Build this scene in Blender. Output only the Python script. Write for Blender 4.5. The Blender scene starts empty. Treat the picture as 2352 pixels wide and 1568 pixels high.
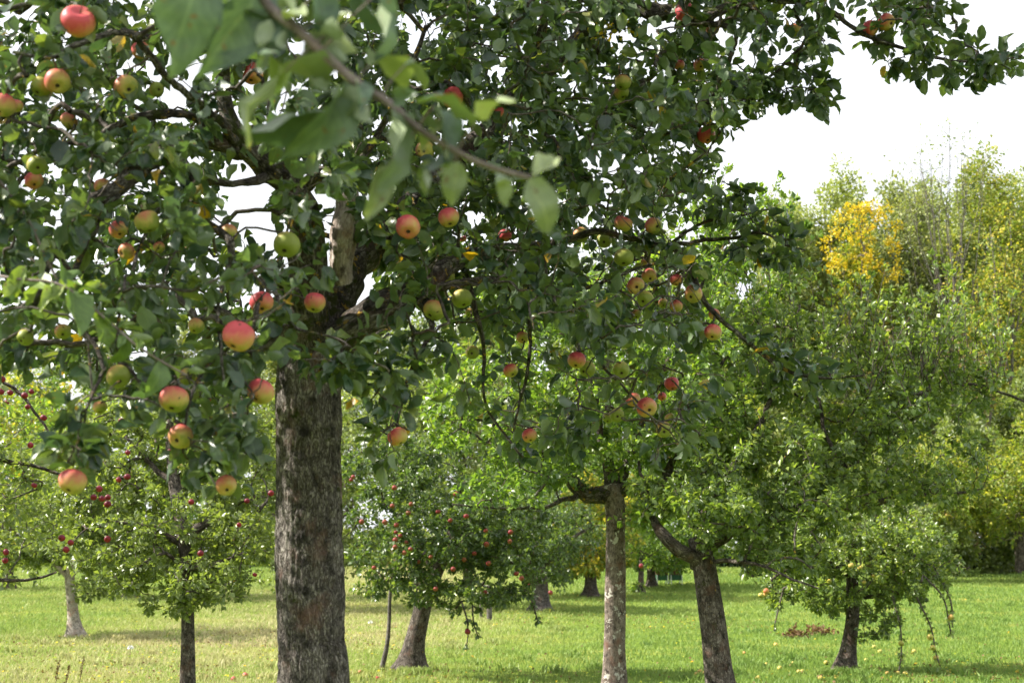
import bpy, math, random
import numpy as np
from mathutils import Vector, Matrix, Euler, noise as mnoise
R = math.radians
sc = bpy.context.scene
C = sc.collection

# ------------------------------------------------------------------ camera
F = 3267.0; CU, CV = 1176.0, 784.0            # focal length and centre, in pixels of a 2352 px wide frame
PITCH = math.atan(486 / F); CAMZ = 1.6
cam = bpy.data.cameras.new('camera'); co = bpy.data.objects.new('camera', cam); C.objects.link(co)
co.location = (0, 0, CAMZ); co.rotation_euler = (math.pi / 2 + PITCH, 0, 0)
cam.lens = 50; cam.sensor_width = 36; cam.clip_start = 0.05; cam.clip_end = 3000
cam.dof.use_dof = True; cam.dof.focus_distance = 8.5; cam.dof.aperture_fstop = 5.0
sc.camera = co

# ------------------------------------------------------------------ world, sun, exposure
SUN_AZ, SUN_EL = -86.0, 42.0                   # azimuth from +Y towards +X
w = bpy.data.worlds.new('World'); sc.world = w; w.use_nodes = True
nt = w.node_tree; nt.nodes.clear()
N = nt.nodes.new; L = nt.links.new
out = N('ShaderNodeOutputWorld'); bg = N('ShaderNodeBackground'); sky = N('ShaderNodeTexSky')
sky.sky_type = 'NISHITA'; sky.sun_disc = False; sky.sun_elevation = R(SUN_EL); sky.sun_rotation = R(SUN_AZ)
sky.air_density = 1.0; sky.dust_density = 2.0
tc = N('ShaderNodeTexCoord'); mp = N('ShaderNodeMapping'); mp.inputs['Scale'].default_value = (1.6, 1.6, 4.0)
nz = N('ShaderNodeTexNoise'); nz.inputs['Scale'].default_value = 1.7; nz.inputs['Detail'].default_value = 6
cr = N('ShaderNodeValToRGB'); cr.color_ramp.elements[0].position = 0.18; cr.color_ramp.elements[1].position = 0.5
cr.color_ramp.elements[0].color = (0.55, 0.55, 0.55, 1)
mx = N('ShaderNodeMixRGB'); mx.inputs[2].default_value = (4.5, 4.62, 4.85, 1)
L(tc.outputs['Generated'], mp.inputs[0]); L(mp.outputs[0], nz.inputs['Vector']); L(nz.outputs['Fac'], cr.inputs[0])
L(cr.outputs[0], mx.inputs[0]); L(sky.outputs[0], mx.inputs[1]); L(mx.outputs[0], bg.inputs[0])
bg.inputs[1].default_value = 0.12; L(bg.outputs[0], out.inputs[0])
sl = bpy.data.lights.new('sun', 'SUN'); sl.energy = 5.0; sl.angle = R(0.6); sl.color = (1.0, 0.94, 0.84)
so = bpy.data.objects.new('sun', sl); C.objects.link(so)
sd = Vector((math.sin(R(SUN_AZ)) * math.cos(R(SUN_EL)), math.cos(R(SUN_AZ)) * math.cos(R(SUN_EL)), math.sin(R(SUN_EL))))
so.rotation_euler = sd.to_track_quat('Z', 'Y').to_euler(); so.location = sd * 60
sc.view_settings.view_transform = 'Standard'; sc.view_settings.look = 'None'
sc.view_settings.exposure = 1.45; sc.view_settings.gamma = 1
cy = sc.cycles
cy.max_bounces = 7; cy.diffuse_bounces = 3; cy.glossy_bounces = 2; cy.transmission_bounces = 5
cy.transparent_max_bounces = 4; cy.caustics_reflective = False; cy.caustics_refractive = False
cy.sample_clamp_indirect = 6

# ------------------------------------------------------------------ helpers
def gz(x, y):
    y = np.asarray(y, float); x = np.asarray(x, float)
    t = np.clip(y - 20, 0, 75)
    s = 0.0150 * (t - 3 * (1 - np.exp(-t / 3.0)))
    return s + 0.03 * np.sin(x * 0.35 + 1) * np.sin(y * 0.21) * np.clip(y / 30, 0, 1)
def P(u, v, Y):
    a = (u - CU) / F; b = (CV - v) / F
    dy = math.cos(PITCH) - math.sin(PITCH) * b; dz = math.sin(PITCH) + math.cos(PITCH) * b
    k = Y / dy
    return np.array((a * k, Y, CAMZ + dz * k))
def Pn(u, v, Y):
    a = (u - CU) / F; b = (CV - v) / F
    dy = math.cos(PITCH) - math.sin(PITCH) * b; dz = math.sin(PITCH) + math.cos(PITCH) * b
    k = Y / dy
    return np.stack((a * k, Y, CAMZ + dz * k), -1)
def proj(p):
    x, y, z = p[..., 0], p[..., 1], p[..., 2] - CAMZ
    d = y * math.cos(PITCH) + z * math.sin(PITCH); b = -y * math.sin(PITCH) + z * math.cos(PITCH)
    return CU + F * x / d, CV - F * b / d, d
def ground_at(u, v):
    Y = 20.0
    for _ in range(60):
        p = P(u, v, Y); e = p[2] - gz(p[0], Y); Y = Y + e * 8 if abs(e) > 1e-4 else Y
        Y = min(max(Y, 5), 120)
    p[2] = gz(p[0], p[1]); return p
def tag(o, label=None, cat=None, group=None, kind=None):
    if label: o['label'] = label
    if cat: o['category'] = cat
    if group: o['group'] = group
    if kind: o['kind'] = kind
    return o
def empty(name, loc, label, cat, group=None):
    o = bpy.data.objects.new(name, None); C.objects.link(o); o.location = loc; o.empty_display_size = 0.2
    return tag(o, label, cat, group)
def npmesh(name, co, loops, starts, mat, attr=None, smooth=True, attrname='luv'):
    me = bpy.data.meshes.new(name)
    me.vertices.add(len(co)); me.vertices.foreach_set('co', np.ascontiguousarray(co, np.float32).ravel())
    me.loops.add(len(loops)); me.loops.foreach_set('vertex_index', np.ascontiguousarray(loops, np.int32))
    me.polygons.add(len(starts)); me.polygons.foreach_set('loop_start', np.ascontiguousarray(starts, np.int32))
    if smooth: me.polygons.foreach_set('use_smooth', np.ones(len(starts), bool))
    if attr is not None:
        a = me.attributes.new(attrname, 'FLOAT_VECTOR', 'POINT'); a.data.foreach_set('vector', np.ascontiguousarray(attr, np.float32).ravel())
    me.update(calc_edges=True); me.validate()
    if mat: me.materials.append(mat)
    return me
def link(name, me, parent=None, **kw):
    o = bpy.data.objects.new(name, me); C.objects.link(o)
    if parent is not None: o.parent = parent
    return tag(o, **kw)
class Tubes:
    def __init__(s): s.v = []; s.f = []; s.a = []; s.n = 0
    def add(s, pts, rad, sides=6, rng=None, lump=0.0, cap=True):
        pts = np.asarray(pts, float); rad = np.asarray(rad, float); n = len(pts)
        if n < 2: return
        T = np.gradient(pts, axis=0); T /= np.linalg.norm(T, axis=1)[:, None] + 1e-9
        ref = np.array((0.31, 0.84, 0.2)); A = np.empty_like(T)
        x = ref - T[0] * ref.dot(T[0]); x /= np.linalg.norm(x)
        for i in range(n):
            x = x - T[i] * x.dot(T[i]); x /= np.linalg.norm(x) + 1e-9; A[i] = x
        B = np.cross(T, A)
        th = np.linspace(0, 2 * np.pi, sides, endpoint=False)
        r = rad[:, None] * np.ones(sides)[None]
        Ln = np.concatenate(([0], np.cumsum(np.linalg.norm(np.diff(pts, axis=0), axis=1))))
        if lump and rng is not None:
            ph = rng.uniform(0, 6.28, 6); L2 = Ln[:, None] / (rad.mean() * 2 + 1e-6)
            r = r * (1 + lump * (np.sin(2 * th + ph[0] + L2 * .35) * .5 + np.sin(3 * th + ph[1] - L2 * .5) * .4
                     + np.sin(th * 5 + ph[2] + L2 * .9) * .22 + np.sin(L2 * 1.3 + ph[3]) * .35 + np.sin(L2 * 2.9 + th + ph[4]) * .25))
        V = pts[:, None] + r[..., None] * (np.cos(th)[None, :, None] * A[:, None] + np.sin(th)[None, :, None] * B[:, None])
        s.v.append(V.reshape(-1, 3))
        rm = np.maximum(rad, rad.mean() * .5)
        att = np.stack((np.cos(th)[None] * rm[:, None], np.sin(th)[None] * rm[:, None], np.repeat(Ln[:, None] + (s.n * 0.013) % 7, sides, 1)), -1)
        s.a.append(att.reshape(-1, 3))
        i = np.arange(n - 1)[:, None] * sides; j = np.arange(sides)[None]; k = (j + 1) % sides
        q = np.stack((i + j, i + k, i + sides + k, i + sides + j), -1).reshape(-1, 4) + s.n
        s.f.append(q); s.n += n * sides
        if cap:
            s.v.append((pts[-1] + T[-1] * rad[-1] * .5)[None]); s.a.append(att[-1, :1])
            e = s.n; b = e - sides
            s.f.append(np.array([(b + jj, b + (jj + 1) % sides, e, e) for jj in range(sides)])); s.n += 1
    def build(s, name, mat, parent, origin=(0, 0, 0), **kw):
        if not s.v: return None
        v = np.concatenate(s.v) - np.asarray(origin); f = np.concatenate(s.f); a = np.concatenate(s.a)
        tri = f[:, 2] == f[:, 3]
        q = f[~tri]; t = f[tri][:, :3]
        loops = np.concatenate((q.ravel(), t.ravel())); starts = np.concatenate((np.arange(len(q)) * 4, len(q) * 4 + np.arange(len(t)) * 3))
        return link(name, npmesh(name, v, loops, starts, mat, a, True, 'bk'), parent, **kw)
def spline(pts, rad, step):
    pts = np.asarray(pts, float); rad = np.asarray(rad, float)
    p = np.vstack((2 * pts[0] - pts[1], pts, 2 * pts[-1] - pts[-2])); o = []; r = []
    for i in range(1, len(p) - 2):
        n = max(2, int(np.linalg.norm(p[i + 1] - p[i]) / step))
        for t in np.arange(n) / n:
            o.append(.5 * ((2 * p[i]) + (-p[i - 1] + p[i + 1]) * t + (2 * p[i - 1] - 5 * p[i] + 4 * p[i + 1] - p[i + 2]) * t * t + (-p[i - 1] + 3 * p[i] - 3 * p[i + 1] + p[i + 2]) * t ** 3))
            r.append(rad[i - 1] * (1 - t) + rad[i] * t)
    o.append(pts[-1]); r.append(rad[-1])
    return np.array(o), np.array(r)

# ---- leaves: a folded, curled blade, many per mesh
def leaf_templates(res, rng, K=14):
    if res == 3: ts = [0, .1, .3, .52, .74, .9, 1]; ws = [0, .24, .46, .5, .36, .17, 0]
    elif res == 2: ts = [0, .22, .5, .8, 1]; ws = [0, .4, .5, .3, 0]
    elif res == 1: ts = [0, .5, 1]; ws = [0, .48, 0]
    else: ts = [0, .5, 1]; ws = [0.1, .55, .1]
    m = len(ts); V = []; UV = []
    for k in range(K):
        curl = rng.uniform(-.25, 1.3); fold = rng.uniform(.1, .7); tw = rng.uniform(-.7, .7); ph = rng.uniform(0, 6); wv = rng.uniform(.02, .10) * (res > 1)
        if k % 5 == 4: fold *= 1.8; curl += .4
        if res == 3: curl = rng.uniform(-.1, 1.5); fold = rng.uniform(.15, .8); wv = rng.uniform(.05, .12); tw = rng.uniform(-.7, .7)
        y = 0; z = 0; rows = []; uv = []; asym = rng.uniform(.9, 1.1)
        for i, (t, wd) in enumerate(zip(ts, ws)):
            if i: a = -curl * (t + ts[i - 1]) * .5; y += math.cos(a) * (t - ts[i - 1]); z += math.sin(a) * (t - ts[i - 1])
            c, s_ = math.cos(tw * t), math.sin(tw * t); cf, sf = math.cos(fold), math.sin(fold)
            if 0 < i < m - 1:
                for sg, ww in ((-1, wd * .72 * asym), (0, 0), (1, wd * .72 / asym)):
                    px = sg * ww * cf; pz = abs(ww) * sf + wv * math.sin(t * 9 + ph + sg)
                    rows.append((px * c - pz * s_, y, z + px * s_ + pz * c)); uv.append((sg, t))
            else: rows.append((0, y, z)); uv.append((0, t))
        V.append(rows); UV = uv
    faces = [(0, 2, 1), (0, 3, 2)]
    for i in range(m - 3):
        a = 1 + 3 * i
        faces += [(a, a + 1, a + 4, a + 3), (a + 1, a + 2, a + 5, a + 4)]
    a = 1 + 3 * (m - 3); faces += [(a, a + 1, a + 3), (a + 1, a + 2, a + 3)]
    return np.array(V), np.array(UV), faces
_rt = random.Random(5); TPL = {r: leaf_templates(r, _rt) for r in (0, 1, 2, 3)}
def leaves_mesh(name, pos, D, Nn, size, tint, res, mat, parent, origin, rng, widen=1.0, **kw):
    V, UV, faces = TPL[res]; n = len(pos)
    D = D / (np.linalg.norm(D, axis=1)[:, None] + 1e-9); Nn = Nn - D * (D * Nn).sum(1)[:, None]; Nn /= np.linalg.norm(Nn, axis=1)[:, None] + 1e-9
    X = np.cross(D, Nn); k = rng.integers(0, len(V), n); T = V[k]
    W = pos[:, None] - np.asarray(origin) + size[:, None, None] * (T[..., :1] * X[:, None] * widen + T[..., 1:2] * D[:, None] + T[..., 2:] * Nn[:, None])
    nv = V.shape[1]
    lt = np.concatenate([np.array(f) for f in faces]); st = np.cumsum([0] + [len(f) for f in faces[:-1]])
    loops = (np.arange(n)[:, None] * nv + lt[None]).ravel(); starts = (np.arange(n)[:, None] * len(lt) + st[None]).ravel()
    att = np.empty((n, nv, 3)); att[..., :2] = UV[None]; att[..., 2] = tint[:, None]
    return link(name, npmesh(name, W.reshape(-1, 3), loops, starts, mat, att.reshape(-1, 3), res > 1), parent, **kw)

# ------------------------------------------------------------------ materials
def newmat(name):
    m = bpy.data.materials.new(name); m.use_nodes = True; t = m.node_tree
    for n in list(t.nodes): t.nodes.remove(n)
    o = t.nodes.new('ShaderNodeOutputMaterial'); return m, t, o
def ramp(t, stops, interp='LINEAR'):
    r = t.nodes.new('ShaderNodeValToRGB'); e = r.color_ramp; e.interpolation = interp
    while len(e.elements) > 1: e.elements.remove(e.elements[-1])
    e.elements[0].position = stops[0][0]; e.elements[0].color = (*stops[0][1], 1)
    for p, c in stops[1:]:
        x = e.elements.new(p); x.color = (*c, 1)
    return r
def leafmat(name, stops, under=None, trans=0.32, rough=0.42, spec=0.4, tcol=(1.55, 1.6, .6), detail=True):
    m, t, o = newmat(name); n = t.nodes.new; l = t.links.new
    at = n('ShaderNodeAttribute'); at.attribute_name = 'luv'; sp = n('ShaderNodeSeparateXYZ'); l(at.outputs['Vector'], sp.inputs[0])
    cr = ramp(t, stops); l(sp.outputs['Z'], cr.inputs[0]); col = cr.outputs[0]
    pb = n('ShaderNodeBsdfPrincipled'); pb.inputs['Roughness'].default_value = rough; pb.inputs['Specular IOR Level'].default_value = spec
    if detail:
        ng = n('ShaderNodeNewGeometry')
        ns = n('ShaderNodeTexNoise'); ns.inputs['Scale'].default_value = 38; ns.inputs['Detail'].default_value = 3; l(ng.outputs['Position'], ns.inputs['Vector'])
        r2 = ramp(t, [(.3, (.72, .74, .75)), (.62, (1.12, 1.1, 1.05))]); l(ns.outputs['Fac'], r2.inputs[0])
        mm = n('ShaderNodeMixRGB'); mm.blend_type = 'MULTIPLY'; mm.inputs[0].default_value = .8; l(col, mm.inputs[1]); l(r2.outputs[0], mm.inputs[2]); col = mm.outputs[0]
        # midrib and side veins
        ab = n('ShaderNodeMath'); ab.operation = 'ABSOLUTE'; l(sp.outputs['X'], ab.inputs[0])
        r3 = ramp(t, [(0.0, (1, 1, 1)), (.09, (0, 0, 0))]); l(ab.outputs[0], r3.inputs[0])
        vs = n('ShaderNodeMath'); vs.operation = 'MULTIPLY_ADD'; l(ab.outputs[0], vs.inputs[0]); vs.inputs[1].default_value = -3.0
        mu = n('ShaderNodeMath'); mu.operation = 'MULTIPLY'; l(sp.outputs['Y'], mu.inputs[0]); mu.inputs[1].default_value = 7.5; l(mu.outputs[0], vs.inputs[2])
        fr = n('ShaderNodeMath'); fr.operation = 'FRACT'; l(vs.outputs[0], fr.inputs[0])
        r4 = ramp(t, [(0.0, (.5, .5, .5)), (.16, (0, 0, 0)), (.9, (0, 0, 0)), (1, (.5, .5, .5))]); l(fr.outputs[0], r4.inputs[0])
        mxx = n('ShaderNodeMixRGB'); mxx.blend_type = 'LIGHTEN'; mxx.inputs[0].default_value = 1; l(r3.outputs[0], mxx.inputs[1]); l(r4.outputs[0], mxx.inputs[2])
        m5 = n('ShaderNodeMixRGB'); m5.blend_type = 'MIX'; l(mxx.outputs[0], m5.inputs[0]); l(col, m5.inputs[1])
        sc2 = n('ShaderNodeMixRGB'); sc2.blend_type = 'MULTIPLY'; sc2.inputs[0].default_value = 1; l(col, sc2.inputs[1]); sc2.inputs[2].default_value = (1.7, 1.55, 1.5, 1)
        l(sc2.outputs[0], m5.inputs[2]); col = m5.outputs[0]
        n8 = n('ShaderNodeTexNoise'); n8.inputs['Scale'].default_value = 75; n8.inputs['Detail'].default_value = 2; l(ng.outputs['Position'], n8.inputs['Vector'])
        r8 = ramp(t, [(.66, (0, 0, 0)), (.71, (1, 1, 1))]); l(n8.outputs['Fac'], r8.inputs[0])
        m8 = n('ShaderNodeMixRGB'); l(r8.outputs[0], m8.inputs[0]); l(col, m8.inputs[1]); m8.inputs[2].default_value = (.12, .085, .03, 1); col = m8.outputs[0]
        bp = n('ShaderNodeBump'); bp.inputs['Strength'].default_value = .45; bp.inputs['Distance'].default_value = .004; l(ns.outputs['Fac'], bp.inputs['Height']); l(bp.outputs[0], pb.inputs['Normal'])
    top = col
    if under:
        g = n('ShaderNodeNewGeometry'); mu = n('ShaderNodeMixRGB'); l(g.outputs['Backfacing'], mu.inputs[0]); l(col, mu.inputs[1])
        m7 = n('ShaderNodeMixRGB'); m7.inputs[0].default_value = .62; l(col, m7.inputs[1]); m7.inputs[2].default_value = (*under, 1); l(m7.outputs[0], mu.inputs[2]); top = mu.outputs[0]
    l(top, pb.inputs['Base Color'])
    tr = n('ShaderNodeBsdfTranslucent'); tm = n('ShaderNodeMixRGB'); tm.blend_type = 'MULTIPLY'; tm.inputs[0].default_value = 1; l(col, tm.inputs[1]); tm.inputs[2].default_value = (*tcol, 1); l(tm.outputs[0], tr.inputs[0])
    ms = n('ShaderNodeMixShader'); ms.inputs[0].default_value = trans; l(pb.outputs[0], ms.inputs[1]); l(tr.outputs[0], ms.inputs[2]); l(ms.outputs[0], o.inputs[0])
    return m
def barkmat(name, dark, mid, light, scale=1.0, bump=1.0, lichen=0.0, moss=0.0, pale=0.0, lichcol=(.42, .27, .04), plates=1.0):
    m, t, o = newmat(name); n = t.nodes.new; l = t.links.new
    at = n('ShaderNodeAttribute'); at.attribute_name = 'bk'
    mp = n('ShaderNodeMapping'); mp.inputs['Scale'].default_value = (scale, scale, scale * .33); l(at.outputs['Vector'], mp.inputs[0])
    dn = n('ShaderNodeTexNoise'); dn.inputs['Scale'].default_value = 26; dn.inputs['Detail'].default_value = 4; l(mp.outputs[0], dn.inputs['Vector'])
    ad = n('ShaderNodeMixRGB'); ad.blend_type = 'ADD'; ad.inputs[0].default_value = .09; l(mp.outputs[0], ad.inputs[1]); l(dn.outputs['Color'], ad.inputs[2])
    vo = n('ShaderNodeTexVoronoi'); vo.feature = 'DISTANCE_TO_EDGE'; vo.inputs['Scale'].default_value = 70; l(ad.outputs[0], vo.inputs['Vector'])
    vc = n('ShaderNodeTexVoronoi'); vc.inputs['Scale'].default_value = 70; l(ad.outputs[0], vc.inputs['Vector'])
    n2 = n('ShaderNodeTexNoise'); n2.inputs['Scale'].default_value = 130; n2.inputs['Detail'].default_value = 5; n2.inputs['Roughness'].default_value = .7; l(mp.outputs[0], n2.inputs['Vector'])
    n3 = n('ShaderNodeTexNoise'); n3.inputs['Scale'].default_value = 7; n3.inputs['Detail'].default_value = 4; l(at.outputs['Vector'], n3.inputs['Vector'])
    re = ramp(t, [(0.0, (0, 0, 0)), (.17, (1, 1, 1))]); l(vo.outputs['Distance'], re.inputs[0])
    # height
    h = n('ShaderNodeMath'); h.operation = 'MULTIPLY_ADD'; l(re.outputs[0], h.inputs[0]); h.inputs[1].default_value = .75 * plates; l(n2.outputs['Fac'], h.inputs[2])
    base = ramp(t, [(.28, dark), (.5, mid), (.72, light)])
    s1 = n('ShaderNodeMath'); s1.operation = 'MULTIPLY_ADD'; l(n2.outputs['Fac'], s1.inputs[0]); s1.inputs[1].default_value = .6
    s2 = n('ShaderNodeMath'); s2.operation = 'MULTIPLY_ADD'; l(n3.outputs['Fac'], s2.inputs[0]); s2.inputs[1].default_value = .5; s2.inputs[2].default_value = -.14
    l(s2.outputs[0], s1.inputs[2])
    sv = n('ShaderNodeSeparateXYZ'); l(vc.outputs['Color'], sv.inputs[0])
    s3 = n('ShaderNodeMath'); s3.operation = 'MULTIPLY_ADD'; l(sv.outputs[0], s3.inputs[0]); s3.inputs[1].default_value = .22; l(s1.outputs[0], s3.inputs[2])
    l(s3.outputs[0], base.inputs[0])
    ck = n('ShaderNodeMixRGB'); ck.blend_type = 'MULTIPLY'; ck.inputs[0].default_value = .8 * plates; l(base.outputs[0], ck.inputs[1])
    rk = ramp(t, [(0.0, (.3, .27, .25)), (.16, (1, 1, 1))]); l(vo.outputs['Distance'], rk.inputs[0]); l(rk.outputs[0], ck.inputs[2]); col = ck.outputs[0]
    def patch(col, color, sc_, lo, hi, seed, nd=5):
        mm = n('ShaderNodeMapping'); mm.inputs['Location'].default_value = (seed, seed * .7, 0); l(at.outputs['Vector'], mm.inputs[0])
        q = n('ShaderNodeTexNoise'); q.inputs['Scale'].default_value = sc_; q.inputs['Detail'].default_value = nd; q.inputs['Roughness'].default_value = .65; l(mm.outputs[0], q.inputs['Vector'])
        rr = ramp(t, [(lo, (0, 0, 0)), (hi, (1, 1, 1))]); l(q.outputs['Fac'], rr.inputs[0])
        x = n('ShaderNodeMixRGB'); l(rr.outputs[0], x.inputs[0]); l(col, x.inputs[1]); x.inputs[2].default_value = (*color, 1); return x.outputs[0]
    col = patch(col, tuple(c * .6 for c in dark), 16, .5, .66, 3.3, 8)
    col = patch(col, (mid[0] * 1.1, mid[1] * .72, mid[2] * .6), 7, .55, .75, 6.3, 6)
    if pale: col = patch(col, (.48, .46, .40), 11, .645 - pale * .06, .665 - pale * .06, 9.1)
    if lichen: col = patch(col, lichcol, 22, .68 - lichen * .2, .74 - lichen * .2, 5.7)
    if moss: col = patch(col, (.05, .06, .012), 12, .66 - moss * .25, .74 - moss * .25, 1.9)
    pb = n('ShaderNodeBsdfPrincipled'); pb.inputs['Roughness'].default_value = .9; pb.inputs['Specular IOR Level'].default_value = .2
    l(col, pb.inputs['Base Color'])
    bp = n('ShaderNodeBump'); bp.inputs['Strength'].default_value = bump; bp.inputs['Distance'].default_value = .012; l(h.outputs[0], bp.inputs['Height']); l(bp.outputs[0], pb.inputs['Normal'])
    l(pb.outputs[0], o.inputs[0]); return m
M = {}
UNDER = (.19, .25, .15)
M['leaf_main'] = leafmat('dark apple leaf', [(0, (.019, .042, .023)), (.3, (.037, .073, .037)), (.6, (.072, .118, .044)), (.85, (.135, .18, .048)), (.97, (.19, .20, .05)), (.985, (.42, .27, .02)), (1, (.5, .28, .02))], UNDER, .31, .33, .6)
M['leaf_near'] = leafmat('pale apple leaf', [(0, (.045, .085, .055)), (.35, (.085, .14, .08)), (.65, (.15, .2, .09)), (1, (.25, .3, .13))], (.36, .42, .28), .12, .42, .45)
M['leaf_lit'] = leafmat('sunlit-tinted apple leaf', [(0, (.06, .11, .05)), (.5, (.12, .19, .05)), (1, (.22, .29, .06))], (.3, .36, .2), .3, .4, .45)  # brighter tint, sunlight on the left near spray put into the colour
M['leaf_bright'] = leafmat('bright apple leaf', [(0, (.06, .12, .025)), (.4, (.125, .21, .036)), (.8, (.21, .30, .045)), (.96, (.32, .36, .05)), (.98, (.6, .42, .03)), (1, (.65, .36, .03))], UNDER, .45, .36, .6, detail=False)
M['leaf_deep'] = leafmat('deep green apple leaf', [(0, (.034, .068, .022)), (.5, (.082, .135, .034)), (.85, (.155, .21, .048)), (.985, (.22, .26, .06)), (1, (.5, .3, .03))], UNDER, .38, .34, .6, detail=False)
M['leaf_mid'] = leafmat('mid green apple leaf', [(0, (.055, .10, .028)), (.5, (.14, .205, .045)), (.85, (.25, .31, .065)), (.985, (.34, .36, .08)), (1, (.5, .3, .03))], UNDER, .42, .34, .6, detail=False)
M['leaf_olive'] = leafmat('olive green leaf', [(0, (.075, .11, .035)), (.5, (.15, .2, .052)), (.85, (.25, .3, .075)), (1, (.36, .37, .09))], (.26, .3, .16), .4, .36, .6, detail=False)
M['leaf_yellowing'] = leafmat('yellowing leaf', [(0, (.09, .15, .028)), (.4, (.17, .24, .035)), (.65, (.34, .34, .05)), (.85, (.58, .46, .07)), (1, (.6, .36, .08))], (.3, .28, .12), .4, .5, .3, detail=False)
M['leaf_gold'] = leafmat('golden autumn leaf', [(0, (.30, .34, .04)), (.3, (.58, .48, .03)), (.8, (.74, .54, .03)), (1, (.75, .40, .02))], None, .35, .5, .3, tcol=(1.15, 1.1, .6), detail=False)
M['leaf_wood'] = leafmat('woodland leaf', [(0, (.12, .165, .06)), (.5, (.24, .29, .095)), (.85, (.36, .38, .12)), (1, (.52, .45, .12))], None, .3, .5, .35, detail=False)  # lightened, distance haze over the wood put into the leaf colour
M['leaf_grey'] = leafmat('grey green willow leaf', [(0, (.14, .18, .075)), (.5, (.23, .27, .11)), (.85, (.34, .35, .15)), (1, (.45, .38, .15))], None, .3, .5, .35, detail=False)  # lightened too, with the haze carried in the colour
M['leaf_shade'] = leafmat('shaded wood leaf', [(0, (.07, .10, .045)), (1, (.16, .20, .08))], None, .25, .5, .3, detail=False)  # darker wood leaf, shade deep among the trees put into the colour
M['leaf_dark'] = leafmat('shade-dark evergreen leaf', [(0, (.012, .026, .012)), (1, (.028, .05, .018))], None, .12, .6, .25, detail=False)  # near black, shade of the gap below the crowns put into the colour
M['leaf_dry'] = leafmat('dry pinkish seed head', [(0, (.2, .16, .09)), (.5, (.32, .24, .15)), (1, (.25, .28, .1))], None, .3, .6, .2, detail=False)
M['leaf_brown'] = leafmat('withered brown leaf', [(0, (.09, .05, .025)), (1, (.21, .13, .065))], None, .15, .7, .2, detail=False)
M['bark_main'] = barkmat('rough apple bark', (.048, .042, .038), (.18, .158, .142), (.42, .385, .35), 1.45, .9, moss=.16)
M['bark_limb'] = barkmat('mossy lichen bark', (.028, .023, .02), (.12, .103, .088), (.38, .35, .31), 1.3, .9, lichen=.42, moss=.5)
M['bark_twig'] = barkmat('lichened twig bark', (.03, .025, .022), (.09, .075, .065), (.24, .22, .19), 2.5, .4, lichen=.32, plates=.3)
M['bark_near'] = barkmat('smooth young twig', (.09, .07, .06), (.19, .15, .135), (.3, .26, .24), 4, .25, plates=.1)
M['bark_spot'] = barkmat('smooth spotted bark', (.05, .038, .03), (.17, .135, .11), (.34, .29, .245), 1.2, .6, pale=.95, plates=.4)
M['bark_dark'] = barkmat('dark cracked bark', (.028, .023, .019), (.12, .10, .082), (.34, .30, .26), 1.0, .9, lichen=.12, moss=.2)
M['bark_pale'] = barkmat('pale smooth bark', (.16, .13, .105), (.36, .31, .26), (.55, .5, .44), 1.2, .4, plates=.2)
M['wood_dead'] = barkmat('weathered bare wood', (.10, .075, .06), (.34, .28, .235), (.60, .53, .47), .9, .8, plates=.15)
M['wood_grey'] = barkmat('grey stake wood', (.04, .035, .03), (.12, .11, .095), (.24, .22, .2), 2, .5, plates=.4)

def simple(name, col, rough=.6, metal=0, noise=.25, sc_=12):
    m, t, o = newmat(name); n = t.nodes.new; l = t.links.new
    g = n('ShaderNodeTexCoord'); q = n('ShaderNodeTexNoise'); q.inputs['Scale'].default_value = sc_; q.inputs['Detail'].default_value = 5; l(g.outputs['Object'], q.inputs['Vector'])
    r = ramp(t, [(.3, tuple(c * (1 - noise) for c in col)), (.7, tuple(min(1, c * (1 + noise)) for c in col))]); l(q.outputs['Fac'], r.inputs[0])
    pb = n('ShaderNodeBsdfPrincipled'); pb.inputs['Roughness'].default_value = rough; pb.inputs['Metallic'].default_value = metal
    l(r.outputs[0], pb.inputs['Base Color']); l(pb.outputs[0], o.inputs[0]); return m
M['hive_brown'] = simple('brown stained board', (.09, .035, .02)); M['hive_green'] = simple('green painted board', (.02, .09, .05))
M['steel'] = simple('galvanised steel', (.5, .52, .54), .4, .6); M['calyx'] = simple('dried calyx', (.035, .022, .012), .9); M['stalk'] = simple('apple stalk', (.10, .065, .03), .8)
M['white_petal'] = simple('white petal', (.75, .75, .72), .6)
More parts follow.
